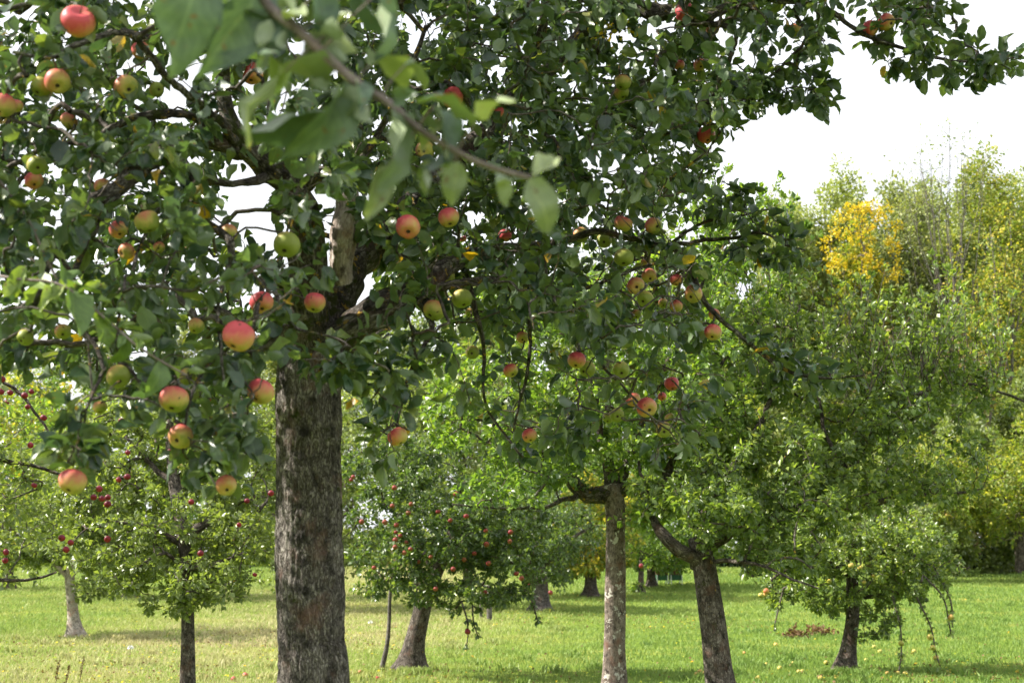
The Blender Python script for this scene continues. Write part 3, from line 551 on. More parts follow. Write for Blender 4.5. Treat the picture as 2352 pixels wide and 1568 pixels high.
# ================================================================== THE LARGE NEAR APPLE TREE
# u, v, diameter px, distance m, redness, label
AP = [
 (180,50,76,3.3,.42,'largest red apple at the upper left, with its stalk hollow in view'),
 (131,188,58,3.7,.5,'red and green apple touching a smaller green apple at the upper left'),
 (94,200,46,3.75,-.1,'small green apple with a brown spot beside a red and green one'),
 (8,242,56,3.7,.5,'orange red apple cut by the left edge of the photo'),
 (38,244,30,3.9,.45,'small red apple just right of the one cut by the left edge'),
 (290,200,54,3.9,.3,'green and red apple with a leaf across its right half, upper left'),
 (360,205,34,4.3,-.5,'small plain green apple against a gap of sky, upper left'),
 (322,116,42,4.1,.6,'pinkish red apple resting behind a leaf near the top left'),
 (519,78,48,4.4,.5,'orange red apple behind the pale blurred leaves at the top'),
 (578,170,52,4.4,.75,'red apple just left of the big blurred pale leaf'),
 (158,278,40,4.4,.4,'orange apple half hidden in leaves below the red and green pair'),
 (84,380,44,3.8,-.2,'green apple above a red one at the left edge of the crown'),
 (78,415,42,4.0,.7,'red apple under a green one at the left edge of the crown'),
 (235,428,36,4.2,.4,'apple wedged beside the lichen covered branch on the left'),
 (337,510,58,3.9,-.05,'round green apple with a faint red flush, below the mossy branches'),
 (272,528,44,4.2,.5,'orange red apple just left of the round green one'),
 (290,577,38,4.2,.6,'orange red apple under two others left of centre'),
 (365,568,26,4.5,.4,'small orange apple peeping out right of the orange red one'),
 (525,535,42,4.5,.35,'orange and green apple left of the large gap of sky'),
 (658,562,60,4.2,-.35,'yellow green apple facing the viewer with its dark calyx, above the trunk'),
 (601,695,54,4.3,.75,'red apple between two bare grey twigs left of the trunk'),
 (723,695,50,4.6,.45,'half red half green apple in front of the trunk fork'),
 (548,772,74,3.5,.66,'brightest rosy apple, large, upright on leaves left of the trunk'),
 (598,899,62,4.0,.65,'rosy apple with green base touching the left side of the trunk'),
 (400,917,66,3.7,.35,'large green and red apple with a leaf across its middle'),
 (431,865,40,4.0,-.4,'green apple directly above the large green and red one'),
 (272,865,54,3.9,-.05,'green apple with a leaf notch, left of the low cluster'),
 (58,775,38,4.1,-.3,'green apple low at the left edge of the crown'),
 (145,762,36,4.2,.2,'green and orange apple behind the sunlit near leaves'),
 (415,1003,56,3.8,.5,'orange red apple below the large pair, partly leaf covered'),
 (167,1106,64,3.5,.5,'lowest orange apple, hanging alone under its leaves at lower left'),
 (520,1115,48,3.9,.5,'rosy apple low beside the trunk, half behind a leaf'),
 (229,936,32,4.2,.3,'orange apple mostly hidden behind a dark leaf, lower left'),
 (450,749,38,4.4,.3,'brownish orange apple in the shade left of the rosy one'),
 (937,521,56,4.6,.85,'bright red apple with calyx in view, right of the trunk fork'),
 (1030,500,48,4.9,.5,'red topped apple right of the bright red one'),
 (1040,225,50,4.9,.85,'red apple behind the curled blurred leaf'),
 (1140,258,34,5.0,.8,'red sliver of apple right of the curled blurred leaf'),
 (975,345,42,4.9,.4,'orange and green apple below the blurred twig'),
 (1160,541,31,6.2,.85,'small bright red apple in the middle of the crown'),
 (1064,549,16,7.0,.6,'tiny pink apple between the bright red apples'),
 (1025,635,42,5.4,.4,'apple half red half green above the green pair right of the trunk'),
 (1061,686,46,5.2,-.2,'green apple touching a leaf, upper of the pair right of the trunk'),
 (997,713,50,5.1,.2,'green apple with orange shoulder, lower of the pair right of the trunk'),
 (1078,718,20,6.2,.1,'tiny yellowish apple under the green pair'),
 (1085,809,32,5.6,.1,'small pale green apple hanging alone right of the thick limb'),
 (1173,851,34,5.6,.35,'small orange apple with a twig in front, mid crown'),
 (1325,827,42,5.8,.6,'red cheeked apple above a green one, facing the viewer'),
 (1349,848,38,5.9,-.15,'green apple tucked under the red cheeked one'),
 (1427,850,40,5.8,-.15,'green apple with scab spots, right of the red and green pair'),
 (913,1003,46,4.9,.45,'striped orange apple hanging low right of the trunk'),
 (1216,1000,35,5.7,.5,'orange apple low in the middle against bright leaves'),
 (1543,881,34,6.2,.95,'bright red apple at the right of the low cluster'),
 (1455,918,34,6.0,.55,'orange apple behind the larger one in the low right cluster'),
 (1486,935,46,5.7,.6,'largest apple of the low right cluster, orange with calyx in view'),
 (1521,911,20,6.4,.8,'tiny red apple between the bright red and the large orange one'),
 (1417,953,32,6.0,-.3,'green apple low left of the orange cluster'),
 (1397,960,26,6.2,-.2,'olive green apple at the far left of the low right cluster'),
 (1525,987,37,5.9,.15,'lowest apple of the right cluster, pale green and orange'),
 (1539,960,24,6.2,-.1,'small yellow green apple above the lowest one at right'),
 (1433,592,44,5.8,-.35,'plain green apple above the red group on the right'),
 (1485,603,27,6.3,.1,'small brown green apple right of the plain green one'),
 (1491,634,34,6.1,.4,'orange apple at the top of the right hand group'),
 (1461,656,40,5.9,.5,'orange shouldered apple over a green one on the right'),
 (1482,687,38,5.9,-.45,'green apple under the orange shouldered one on the right'),
 (1554,643,31,6.2,.6,'rosy apple left of the dark bent branch on the right'),
 (1592,675,42,5.9,.55,'orange apple touching the dark bent branch on the right'),
 (1524,697,24,6.4,.2,'small yellowish apple below the right hand group'),
 (1553,703,30,6.2,.55,'orange apple lying low in the right hand group'),
 (1462,722,22,6.5,.1,'small shaded green apple under the right hand group'),
 (1641,722,26,6.3,.6,'small orange apple right under the bent branch'),
 (1637,763,39,5.9,.6,'rosy green based apple, rightmost of the crown at mid height'),
 (1432,514,42,5.9,.4,'orange apple, left of the two below the clear sky'),
 (1501,518,39,6.0,.35,'orange apple, right of the two below the clear sky'),
 (1388,553,34,6.2,-.2,'green apple half shaded under a twig bend'),
 (1335,540,36,6.2,.15,'striped green apple above a twig bend'),
 (1430,190,38,5.4,-.1,'yellow green apple sitting on another high in the crown'),
 (1427,213,36,5.5,.1,'olive apple under the yellow green one high in the crown'),
 (1573,28,46,5.4,.9,'bright red apple at the top edge beside thick grey wood'),
 (1636,66,32,5.8,.6,'red and green apple below right of the top red apple'),
 (1825,73,34,5.8,.3,'orange cheeked apple near the top right of the crown'),
 (2000,65,36,5.6,.8,'red apple at the left of the cluster on the long right branch'),
 (2037,52,40,5.6,.45,'orange apple with dark holes on the long right branch'),
 (2040,92,28,5.7,0,'yellow green apple under the cluster on the long right branch'),
 (1622,310,42,5.8,.85,'red apple alone at the right edge of the upper crown'),
 (1608,150,30,6.0,.5,'orange apple partly leaf covered in the upper right crown'),
 (1560,150,26,6.2,.6,'small orange red apple left of another in the upper right crown'),
 (1200,775,28,6.0,.5,'orange apple behind an upright leaf, mid crown'),
]
BC = {'bark': M['bark_limb']}
def main_tree():
    rng = np.random.default_rng(42)
    root_loc = Vector((P(722, 1500, 5.3)[0], 5.3, 0.0))
    root = empty('apple_tree', root_loc, 'largest apple tree, thick rough trunk in the left foreground, crown full of ripe apples', 'apple tree')
    O = root_loc
    # trunk: dense displaced surface
    rows = [(724, 2280, 190), (722, 2000, 172), (723, 1568, 165), (717, 1470, 158), (715, 1380, 161), (712, 1260, 154), (712, 1150, 154), (707, 1040, 146), (709, 960, 149), (708, 900, 150), (714, 840, 158), (718, 780, 150), (712, 700, 110)]
    tp, tr = chain([(a, b, c) for a, b, c in rows], 5.3, .012)
    tp[:, 2] += 0; ns = 150; th = np.linspace(0, 2 * np.pi, ns, endpoint=False); z0 = tp[0, 2]
    T = Tubes(); T.add(tp, tr, ns, rng, .035, cap=False); V = T.v[0].reshape(len(tp), ns, 3); ctr = tp[:, None]
    dirn = V - ctr; dl = np.linalg.norm(dirn, axis=2, keepdims=True); dirn /= dl
    disp = np.zeros((len(tp), ns))
    Lz = np.arange(len(tp)) * .012
    for i in range(len(tp)):
        for j in range(ns):
            cx, cy_ = math.cos(th[j]) * .125, math.sin(th[j]) * .125
            p1 = Vector((cx * 42, cy_ * 42, Lz[i] * 13)); r1 = 1 - abs(mnoise.noise(p1)) * 2
            p2 = Vector((cx * 85 + 9, cy_ * 85, Lz[i] * 38)); r2 = mnoise.noise(p2)
            p3 = Vector((cx * 9, cy_ * 9, Lz[i] * 3.0 + 4)); r3 = mnoise.noise(p3)
            disp[i, j] = -.0075 * max(0, r1 - .5) / .5 + .0042 * r2 + .011 * r3
    V2 = V + dirn * disp[..., None]; T.v[0] = V2.reshape(-1, 3)
    wood = [T.build('trunk', M['bark_main'], root, O)]
    skel = [(tp[::4], tr[::4])]
    limbs = [
     # right-hand thick limb with pale bark and moss
     [(720,850,120,5.3),(770,795,98,5.25),(840,742,92,5.2),(900,705,84,5.2),(960,665,66,5.25),(1040,610,44,5.4),(1150,575,30,5.7),(1270,560,22,6.0),(1370,530,15,6.0),(1440,545,13,6.1),(1540,567,13,6.0),(1582,590,13,5.95),(1620,688,13,5.9),(1700,765,11,5.9),(1790,838,10,5.8),(1880,865,6,5.8),(1985,862,4,5.8)],
     [(735,830,128,5.3),(768,730,112,5.35),(792,650,100,5.4),(835,585,84,5.5),(890,530,64,5.6),(990,440,56,5.8),(1110,320,50,6.0),(1170,240,54,6.1),(1240,180,46,6.1),(1290,130,38,6.2),(1350,60,34,6.2),(1400,-60,30,6.2)],
     [(1170,240,44,6.05),(1205,195,36,5.9),(1235,130,28,5.8),(1250,60,20,5.7),(1258,-80,16,5.6)],
     [(712,840,120,5.3),(700,740,104,5.2),(704,640,92,5.1),(700,550,80,5.0),(690,470,70,4.9),(650,415,62,4.8),(590,370,56,4.7),(540,320,52,4.6),(512,250,42,4.6),(505,150,34,4.6),(495,0,28,4.5),(490,-150,22,4.5)],
     [(550,350,46,4.65),(480,325,42,4.5),(410,345,44,4.4),(340,385,40,4.3),(270,430,38,4.2),(210,462,34,4.1),(140,560,20,4.0),(80,700,12,3.9)],
     [(400,350,34,4.35),(425,390,32,4.3),(450,440,30,4.25),(455,500,26,4.2),(500,530,20,4.2),(530,565,18,4.15),(525,620,12,4.1),(500,700,9,4.0),(505,800,8,3.9),(510,900,6,3.85),(495,1000,5,3.8)],
     [(500,330,22,4.5),(430,272,20,4.4),(350,258,22,4.3),(270,280,18,4.25),(215,325,14,4.2),(140,330,9,4.1)],
     [(690,440,40,4.9),(740,400,34,4.8),(800,390,22,4.8),(860,330,16,4.9),(930,200,14,5.0),(980,60,12,5.0)],
     [(545,330,26,4.6),(470,240,20,4.2),(400,180,18,4.0),(300,70,14,3.8),(180,95,14,3.6),(120,130,10,3.6),(30,120,8,3.6)],
     [(490,-120,24,4.5),(380,-60,20,4.2),(200,-40,16,3.9),(40,20,12,3.8),(-120,60,10,3.8)],
     # high right wood
     [(1350,60,34,6.2),(1400,10,40,5.9),(1470,35,40,5.7),(1550,48,34,5.6),(1600,62,28,5.6),(1680,20,20,5.6),(1800,10,16,5.6),(1900,30,12,5.6),(1960,72,11,5.6),(2030,102,10,5.6),(2110,122,8,5.6),(2190,140,7,5.6),(2280,142,5,5.6),(2348,128,3.5,5.6)],
     [(1620,55,16,5.6),(1690,80,12,5.6),(1650,190,10,5.6),(1590,270,8,5.7),(1500,310,8,5.8),(1410,262,7,5.8)],
     [(1820,20,10,5.6),(1850,90,8,5.6),(1780,170,7,5.6),(1700,240,5,5.6),(1640,330,5,5.7),(1600,430,4,5.7)],
     [(1480,35,20,5.7),(1440,-80,18,5.7),(1560,-180,16,5.5),(1750,-200,14,5.4),(1950,-120,12,5.4),(2090,-20,10,5.4),(2160,60,5,5.5)],
     [(960,665,34,5.25),(1050,648,20,5.3),(1140,632,15,5.4),(1230,652,12,5.5),(1330,662,10,5.7),(1440,622,8,5.8),(1520,600,6,5.9)],
     [(1270,560,14,6.0),(1310,650,12,5.9),(1360,740,9,5.8),(1380,820,7,5.7),(1440,890,6,5.7),(1500,960,5,5.7)],
     [(1520,565,10,6.05),(1580,556,10,6.0),(1650,548,9,6.0),(1740,533,7,5.9),(1800,560,5,5.9),(1850,575,4,5.9)],
     [(1540,560,8,6.0),(1610,510,8,6.0),(1700,490,6,6.0),(1770,480,4,6.0)],
     [(1060,600,20,5.5),(1090,700,14,5.5),(1110,800,9,5.5),(1120,930,7,5.5),(1200,1050,5,5.5)],
     [(1150,580,20,5.7),(1200,700,13,5.7),(1215,800,9,5.7),(1200,900,7,5.7),(1180,990,5,5.7)],
     [(970,690,30,5.15),(985,760,12,5.1),(940,850,9,5.0),(915,950,7,4.95),(912,985,6,4.9)],
     [(640,400,30,4.8),(560,420,20,4.6),(470,420,16,4.5),(380,470,12,4.4),(330,560,9,4.2),(280,700,8,4.0),(270,820,7,3.9)],
     [(700,700,30,5.1),(610,640,16,4.6),(590,700,12,4.3),(575,760,8,4.0),(470,850,8,3.9),(430,950,7,3.8),(420,1040,4,3.8)],
     [(620,645,14,4.6),(645,700,11,4.45),(680,755,9,4.4),(740,770,6,4.4)],
     [(240,850,9,3.8),(200,930,7,3.6),(180,1010,6,3.55),(168,1070,4,3.5)],
     [(280,430,22,4.2),(200,560,16,4.0),(170,700,12,3.9),(220,800,10,3.85),(240,850,9,3.8)],
    ]
    for k, lb in enumerate(limbs):
        lp, lr = chain([tuple(q) for q in lb], None, .025)
        wb = np.cumsum(rng.normal(size=lp.shape) * .0035, axis=0); wb -= wb[0]; wb *= np.minimum(1, lr / lr.max() + .2)[:, None]; wb -= np.linspace(0, 1, len(lp))[:, None] * wb[-1]
        lp = lp + wb; T = Tubes()
        T.add(lp, lr * (1 + .08 * np.sin(np.arange(len(lp)) * .9 + k) * (rng.uniform(0, 1, len(lp)) > .5)), 22 if lr[0] > .03 else 10, rng, .12)
        wood.append(T.build('limb', M['bark_limb'], root, O)); skel.append((lp[::2], lr[::2]))
    # pale broken snag
    sp_, sr_ = chain([(788,650,44,5.15),(783,600,56,5.12),(790,540,70,5.1),(800,480,62,5.1),(795,440,52,5.1),(782,415,30,5.1)], None, .01)
    T = Tubes(); T.add(sp_, sr_, 40, rng, .16, cap=True); v = T.v[0].reshape(-1, 40, 3)
    jag = rng.uniform(-.07, .05, 40); jag = np.convolve(np.r_[jag, jag[:4]], np.ones(3) / 3, 'same')[:40]; wgt = np.clip((np.arange(len(v)) - len(v) * .72) / (len(v) * .28), 0, 1) ** 2
    v[..., 2] += wgt[:, None] * jag[None] * 1.4; v += (rng.normal(size=v.shape) * .0014); T.v[0] = v.reshape(-1, 3); T.build('broken_limb', M['wood_dead'], root, O)
    # --- leaf clusters
    def sample(poly, n, y0, y1):
        pl = np.array(poly, float); lo = pl.min(0); hi = pl.max(0); u = rng.uniform(lo[0], hi[0], n * 6); v = rng.uniform(lo[1], hi[1], n * 6)
        m = in_poly(u, v, poly); u, v = u[m][:n], v[m][:n]; Y = rng.uniform(y0, y1, len(u)); return np.stack((u, v, Y), 1)
    S = [
     ([(-420,-320),(800,-320),(820,420),(760,640),(720,770),(640,840),(600,880),(560,930),(380,930),(200,880),(120,850),(0,830),(-420,860)], 1120, 3.5, 7.0),
     ([(250,840),(610,850),(590,960),(560,1090),(480,1120),(420,1030),(330,960)], 46, 3.6, 4.2),
     ([(110,1020),(235,1020),(225,1080),(150,1060)], 6, 3.4, 3.6),
     ([(170,900),(260,900),(240,1020),(150,1030)], 7, 3.5, 3.9),
     ([(760,-320),(1780,-320),(1720,120),(1700,230),(1640,300),(1630,430),(1560,480),(1400,500),(1600,560),(1640,690),(1560,740),(1400,745),(1000,770),(930,640),(780,450)], 1230, 4.6, 7.4),
     ([(950,780),(1640,730),(1680,860),(1640,1010),(1500,1060),(1380,1040),(1250,1080),(1100,1010),(1000,930)], 72, 5.0, 6.6),
     ([(800,790),(960,790),(950,930),(930,1050),(870,1060),(830,930)], 20, 4.5, 5.0),
     ([(830,560),(1000,500),(1050,640),(930,720),(830,650)], 55, 5.7, 7.2),
     ([(880,640),(1000,600),(1010,740),(900,790),(850,740)], 9, 4.6, 4.95),
     ([(640,740),(860,740),(840,850),(700,880),(660,850)], 10, 4.3, 4.6),
     ([(1700,-320),(2260,-320),(2200,60),(2130,90),(1980,30),(1900,120),(1800,120),(1740,220),(1700,240)], 185, 5.0, 6.4),
     ([(1960,80),(2100,100),(2340,110),(2330,150),(2280,185),(2080,180),(1980,120)], 22, 5.4, 5.8),
     ([(1780,140),(1960,190),(1900,250),(1780,220),(1660,330),(1640,290),(1700,200)], 20, 5.4, 5.8),
     ([(1620,480),(1840,470),(1860,600),(1780,600),(1640,590)], 14, 5.8, 6.0),
     ([(1650,700),(1720,730),(1820,820),(1960,850),(1960,890),(1780,880),(1680,800)], 14, 5.7, 6.0),
     ([(1580,420),(1700,400),(1720,470),(1600,540)], 8, 5.7, 6.2),
    ]
    pts = []
    for poly, n_, y0, y1 in S:
        q = sample(poly, n_, y0, y1); pts.append(Pn(q[:, 0], q[:, 1], q[:, 2]))
    tops = np.array([P(a[0], a[1] - a[2] * .55, a[3]) for a in AP])
    pts = np.concatenate(pts)
    gaps = [[(500,350),(560,380),(640,440),(640,520),(600,575),(560,520),(510,470)],
            [(388,140),(440,170),(455,240),(410,270),(380,240)],
            [(700,870),(790,870),(800,1568),(630,1568),(622,880)],
            [(120,545),(165,560),(160,620),(130,610)],
            [(810,640),(850,600),(880,640),(880,700),(820,760),(790,740)],
            [(750,430),(830,430),(810,650),(745,660)],
            [(930,20),(985,40),(960,150),(925,140)],[(840,130),(890,150),(880,195),(845,185)],[(1400,80),(1430,90),(1420,130)],
            [(1060,470),(1110,480),(1100,520),(1070,510)],[(1200,430),(1240,440),(1230,480)],[(620,30),(660,20),(665,80),(630,90)]]
    u, v, _ = proj(pts)
    for g in gaps:
        m = ~in_poly(u, v, g); pts, u, v = pts[m], u[m], v[m]
    # crown above and beside the frame
    nn_ = 420; d = rng.normal(size=(nn_, 3)); d /= np.linalg.norm(d, axis=1)[:, None]; over = np.array((-.1, 5.3, 5.1)) + d * rng.uniform(.3, 1, (nn_, 1)) ** .5 * np.array((3.5, 2.9, 1.25))
    uo, vo, do = proj(over); over = over[~((vo > -120) & (do > .3))]
    nreg = len(pts); allp = np.concatenate((pts, tops, over))
    ch = grow(skel, allp, rng, r0=.0020, expo=.40, bend=.2, nseg=6, sag=.05)
    per = np.concatenate((rng.integers(9, 19, nreg), np.full(len(tops), 7), np.full(len(over), 17)))
    tws = {}
    for (ci, q, r), g_ in zip(ch, grow.roots): tws.setdefault(g_, Tubes()).add(q, np.maximum(r, .0016), 6 if r[0] > .004 else 4, cap=False)
    for g_, tw in tws.items():
        tw.add(skel[g_][0], skel[g_][1] * .5, 4); tw.build('twigs', M['bark_twig'], wood[g_], O)  # unseen core tube inside the limb joins its twigs
    p, dd, nn = scatter(ch, per, rng, .022, lo=.2, droop=.55, up=.75, along=.55)
    # extra leaves right along the thin limbs
    ex = [(0, s_[0][i:i + 5], None) for s_ in skel[1:] for i in range(0, len(s_[0]) - 5, 5) if s_[1][i] < .011]
    p2, d2, n2 = scatter(ex, np.array([5]), rng, .025, lo=.0, droop=.5, up=.7); p = np.concatenate((p, p2)); dd = np.concatenate((dd, d2)); nn = np.concatenate((nn, n2))
    cull = apple_cull(AP, .06); k = cull(p, rng)
    u, v, _ = proj(p); rnd = rng.uniform(0, 1, len(p))
    for g, pr in zip(gaps, [.03, .1, .0, .15, .5, .1, .15, .15, .2, .2, .2, .2]): k &= ~(in_poly(u, v, g) & (rnd > pr))
    for g, pr in (([(760,560),(850,540),(870,600),(825,700),(800,800),(735,800)], .25), ([(790,740),(860,800),(970,710),(950,655),(880,690)], .3), ([(500,300),(560,300),(660,400),(700,420),(640,440),(540,380)], .35), ([(205,440),(400,330),(430,380),(260,470)], .5)): k &= ~(in_poly(u, v, g) & (rnd > pr))
    tp_ = [(640,950),(800,950),(800,1600),(630,1600)]; k &= ~in_poly(u, v, tp_)
    p, dd, nn = p[k], dd[k], nn[k]; n = len(p)
    sz = .036 + .046 * rng.beta(1.6, 1.6, n); ti = np.clip(rng.beta(2.2, 2.6, n), 0, 1); f = rng.uniform(0, 1, n); ti = np.where(f < .006, .99, np.minimum(ti, .965))
    dn = dd / np.linalg.norm(dd, axis=1)[:, None]; cu, cv, cd = proj(p + dn * sz[:, None] * .5); rnd = rng.uniform(0, 1, n); k = np.ones(n, bool)
    for a in AP: k &= ~((cd < a[3] + .12) & (np.hypot(cu - a[0], cv - a[1]) < a[2] * .46 + .40 * sz * F / cd) & (rnd > .035))
    p, dd, nn, sz, ti = p[k], dd[k], nn[k], sz[k], ti[k]
    leaves_mesh('crown', p, dd, nn, sz, ti, 2, M['leaf_main'], root, O, rng, .96)
    print('main leaves', n)
    # golden withered sprays near the top of the crown
    gp = np.array([P(*q) for q in [(1385,50,5.9),(1400,60,5.9),(1420,70,5.9),(1370,75,5.9),(1345,80,5.9),(1455,72,5.9),(1410,45,5.9)]]); g = gp[rng.integers(0, len(gp), 60)] + rng.normal(size=(60, 3)) * .03
    leaves_mesh('withered_leaves', g, rng.normal(size=(60, 3)), rng.normal(size=(60, 3)), rng.uniform(.02, .035, 60), rng.uniform(.3, .8, 60), 2, M['leaf_gold'], root, O, rng)
    # ---- twig hanging close in front of the camera (out of focus)
    def near_branch(rows, lv, mat, bark, w0=1.0, extra=None):
        q, r = chain(rows, None, .012); T = Tubes(); T.add(q, r, 12, rng, .06); pos, D_, N_, s_, wd_ = [], [], [], [], []
        for (bu, bv, tu, tv, y0, y1, nx_, nz_2) in lv:
            a = P(bu, bv, y0); b = P(tu, tv, y1); i = int(((q - a) ** 2).sum(1).argmin()); mid = (q[i] + a) / 2 + np.array((0, 0, .004)); T.add([q[i], mid, a], [.0014, .0011, .0010], 6)
            pos.append(a); D_.append(b - a); s_.append(np.linalg.norm(b - a) * 1.06); N_.append((nx_, -.5, nz_2))
        if extra: 
            p3, d3, n3 = scatter([(0, q[i:i + 7], None) for i in range(0, len(q) - 7, 6)], np.array([extra]), rng, .016, lo=0, droop=.5, up=.7)
            pos += list(p3); D_ += list(d3); N_ += list(n3); s_ += list(rng.uniform(.035, .06, len(p3)))
        br = T.build('near_branch', bark, root, O); n = len(pos)
        leaves_mesh('leaves', np.array(pos), np.array(D_), np.array(N_), np.array(s_), rng.uniform(.1, .95, n), 3, mat, None, O, rng, w0).parent = br
        return br
    lv = [(455,-70,405,135,1.9,1.85,.3,.5),(600,-50,500,165,1.95,1.9,.8,.2),(655,165,525,285,1.9,1.85,-.3,.9),(790,180,620,145,1.9,2.0,.2,.5),(800,190,730,370,1.9,1.85,.9,.2),
          (770,240,560,295,1.92,1.88,0,-.9),(1085,290,1000,185,1.88,1.8,.6,.9),(1088,292,1155,205,1.88,1.84,-.5,.9),(905,250,925,420,1.9,1.86,.8,.1),(890,380,850,495,1.92,1.9,.4,.6),
          (995,245,1055,360,1.9,1.9,.8,.3),(1050,370,1040,470,1.9,1.9,.1,.6),(1040,372,960,400,1.9,1.95,0,.8),(1215,410,1275,515,1.9,1.88,-.2,.7),(1225,405,1275,370,1.9,1.95,.2,.4),
          (870,-20,905,130,1.9,1.9,.7,.3),(830,-40,850,100,1.92,1.95,-.6,.3),(740,-30,760,80,1.9,1.9,.4,.4),(930,150,985,190,1.9,1.95,.1,.8),(760,80,680,140,1.9,1.95,.2,.8),(850,150,950,130,1.9,2.0,.1,.7),
          (720,110,800,40,1.9,1.98,.1,-.5),(840,210,760,260,1.9,1.88,.3,.6),(700,60,590,150,1.92,2.0,-.2,.5),(640,20,540,60,1.92,2.0,.2,.6),(1010,300,960,310,1.9,1.95,0,.7)]
    near_branch([(560,-420,30,2.3),(540,-180,26,2.1),(600,-10,26,1.95),(690,75,24,1.9),(800,175,22,1.9),(890,235,20,1.9),(960,295,18,1.9),(1050,350,15,1.9),(1130,385,13,1.9),(1215,408,11,1.9)], lv, M['leaf_near'], M['bark_near'], .82, extra=3)
    # carry it back to the crown overhead
    Tb = Tubes(); q, r = chain([(560,-420,30,2.3),(640,-900,40,3.2),(700,-700,46,4.0),(690,-300,40,4.6)], None, .03); Tb.add(q, r, 10, rng, .05); Tb.build('limb', M['bark_limb'], root, O)
    near_branch([(-300,560,9,3.9),(-110,615,8,3.5),(40,640,7,3.35),(140,655,6,3.3),(240,730,6,3.3),(310,790,5,3.3),(375,832,5,3.3),(430,862,4,3.3)],
                [(150,660,90,700,3.3,3.25,.3,.8),(120,650,40,670,3.3,3.35,-.2,.9),(160,665,180,770,3.3,3.25,.4,.6),(220,715,250,800,3.3,3.3,.2,.7),(150,655,160,600,3.3,3.4,.3,.3),(370,830,370,900,3.3,3.25,.8,.2),(270,755,330,735,3.3,3.35,.1,.9),(290,770,270,850,3.3,3.3,.7,.3),(60,610,20,680,3.35,3.35,.4,.8),(240,720,300,700,3.3,3.3,.1,.8)],
                M['leaf_lit'], M['bark_near'], .85, extra=4)
    near_branch([(-300,100,22,3.9),(-120,300,14,3.3),(0,420,10,3.6),(60,500,8,3.6),(100,580,7,3.6),(130,640,5,3.6)],
                [(70,510,105,555,3.6,3.6,.3,.7)], M['leaf_near'], M['bark_near'], 1.0, extra=6)
    return root
main_tree()
for (u, v, dpx, Y, red, lab) in AP:
    dp = proj(P(u, v, Y))[2]; apple(P(u, v, Y), dpx * dp / F, red + .12, lab, 'apples on the large near tree', tilt=(.9 if dpx == 76 else -.35 if dpx == 74 else None))

# ================================================================== THE OTHER ORCHARD TREES
def gY(u, v): return float(ground_at(u, v)[1])
# yellow green tree in the middle
orchard_tree('apple tree with smooth grey trunk marked by whitish patches, bright yellow green crown',
    [(1412,1616,56),(1411,1500,50),(1413,1350,45),(1414,1230,42),(1412,1160,46),(1405,1115,48)],
    [[(1405,1130,46),(1370,1138,42),(1330,1128,38),(1312,1100,34),(1300,1070,24),(1285,1045,16),(1200,1000,10),(1080,960,6)],
     [(1410,1135,40),(1450,1122,32),(1500,1125,30),(1530,1110,28),(1545,1060,16),(1600,950,10),(1680,800,7)],
     [(1405,1120,34),(1380,1000,20),(1350,850,14),(1290,700,7)],[(1415,1115,26),(1470,980,16),(1540,820,12),(1620,640,8),(1700,500,4)],
     [(1330,1135,14),(1250,1160,8,14.4),(1150,1168,6,13.8),(1040,1158,4,13.4)]],
    [(1300,850,15,330,210,1.6),(1500,740,15.3,280,200,1.6),(1130,960,14.6,180,130,1.2),(1600,900,15,200,230,1.3),(1690,620,15.3,150,110,1),(1400,1010,15,200,90,1.3),(1150,1120,13.8,110,45,.5),(1500,1180,14.2,90,50,.5),(1640,500,15.3,80,60,.6),(1560,1000,15,180,90,1),(1330,1070,14.6,130,45,.7),(1230,1060,14.6,110,60,.8)],
    860, 34, 'leaf_bright', M['bark_spot'], M['bark_limb'], Y=15, size=.078, res=1, seed=2, shoots=[(1600,1830,500,720,34),(1500,1700,480,640,14)], shoot_len=.75, spread=.03, r0=.0032,
    keepout=[[(1380,1150),(1450,1150),(1450,1600),(1380,1600)]])
# right leaning tree
orchard_tree('apple tree with dark rough trunk leaning left, wide dense crown reaching to the right edge',
    [(1672,1640,86,14),(1655,1568,68,14),(1640,1460,60,14),(1628,1370,57,14),(1615,1290,54,14),(1605,1235,52,14)],
    [[(1605,1300,38,14),(1560,1258,34,13.9),(1515,1222,28,13.9),(1495,1190,16,14.1),(1485,1130,10,14.3),(1470,1060,6,14.5)],
     [(1610,1260,46,14),(1690,1215,38,14.2),(1790,1185,34,14.5),(1890,1165,46,14.8),(1945,1120,26,15),(1985,1010,14,15),(2070,925,12,15.2),(2200,880,8,15.4),(2300,900,6,15.3),(2400,945,4,15.2)],
     [(1900,1165,30,14.8),(1990,1160,18,15),(2080,1135,12,15),(2170,1140,8,15),(2260,1120,5,15)],
     [(1605,1240,34,14),(1650,1120,20,14.4),(1740,980,14,14.8),(1800,820,9,15),(1840,700,5,15)],
     [(1640,1290,12,13.8),(1730,1290,8,13.4),(1820,1330,6,13.1),(1880,1350,4,13)],
     [(1960,1110,12,15),(1900,1000,9,15.2),(1870,850,6,15.4)]],
    [(1850,990,15,290,150,1.5),(1730,1080,14.3,190,120,1.1),(2010,900,15.5,250,110,1.2),(2060,1040,15,180,100,1.2),(1800,800,15.5,160,100,1.2),(1640,1170,13.3,110,55,.5),(1720,1240,14,150,45,.8),(2200,900,15.5,150,70,.9),(1780,1300,13.6,90,35,.5),(2100,1120,15,130,60,.9),(1570,1130,14,130,60,.7),(1800,1180,13.7,170,55,.5),(1950,1130,14.2,150,60,.5)],
    900, 34, 'leaf_mid', M['bark_dark'], M['bark_dark'], size=.072, res=1, seed=3, shoots=[(1650,2250,760,900,130),(2050,2352,840,900,30)], shoot_len=.9, spread=.03, r0=.0032, Y=None,
    keepout=[[(1590,1330),(1690,1330),(1720,1600),(1620,1600)]])
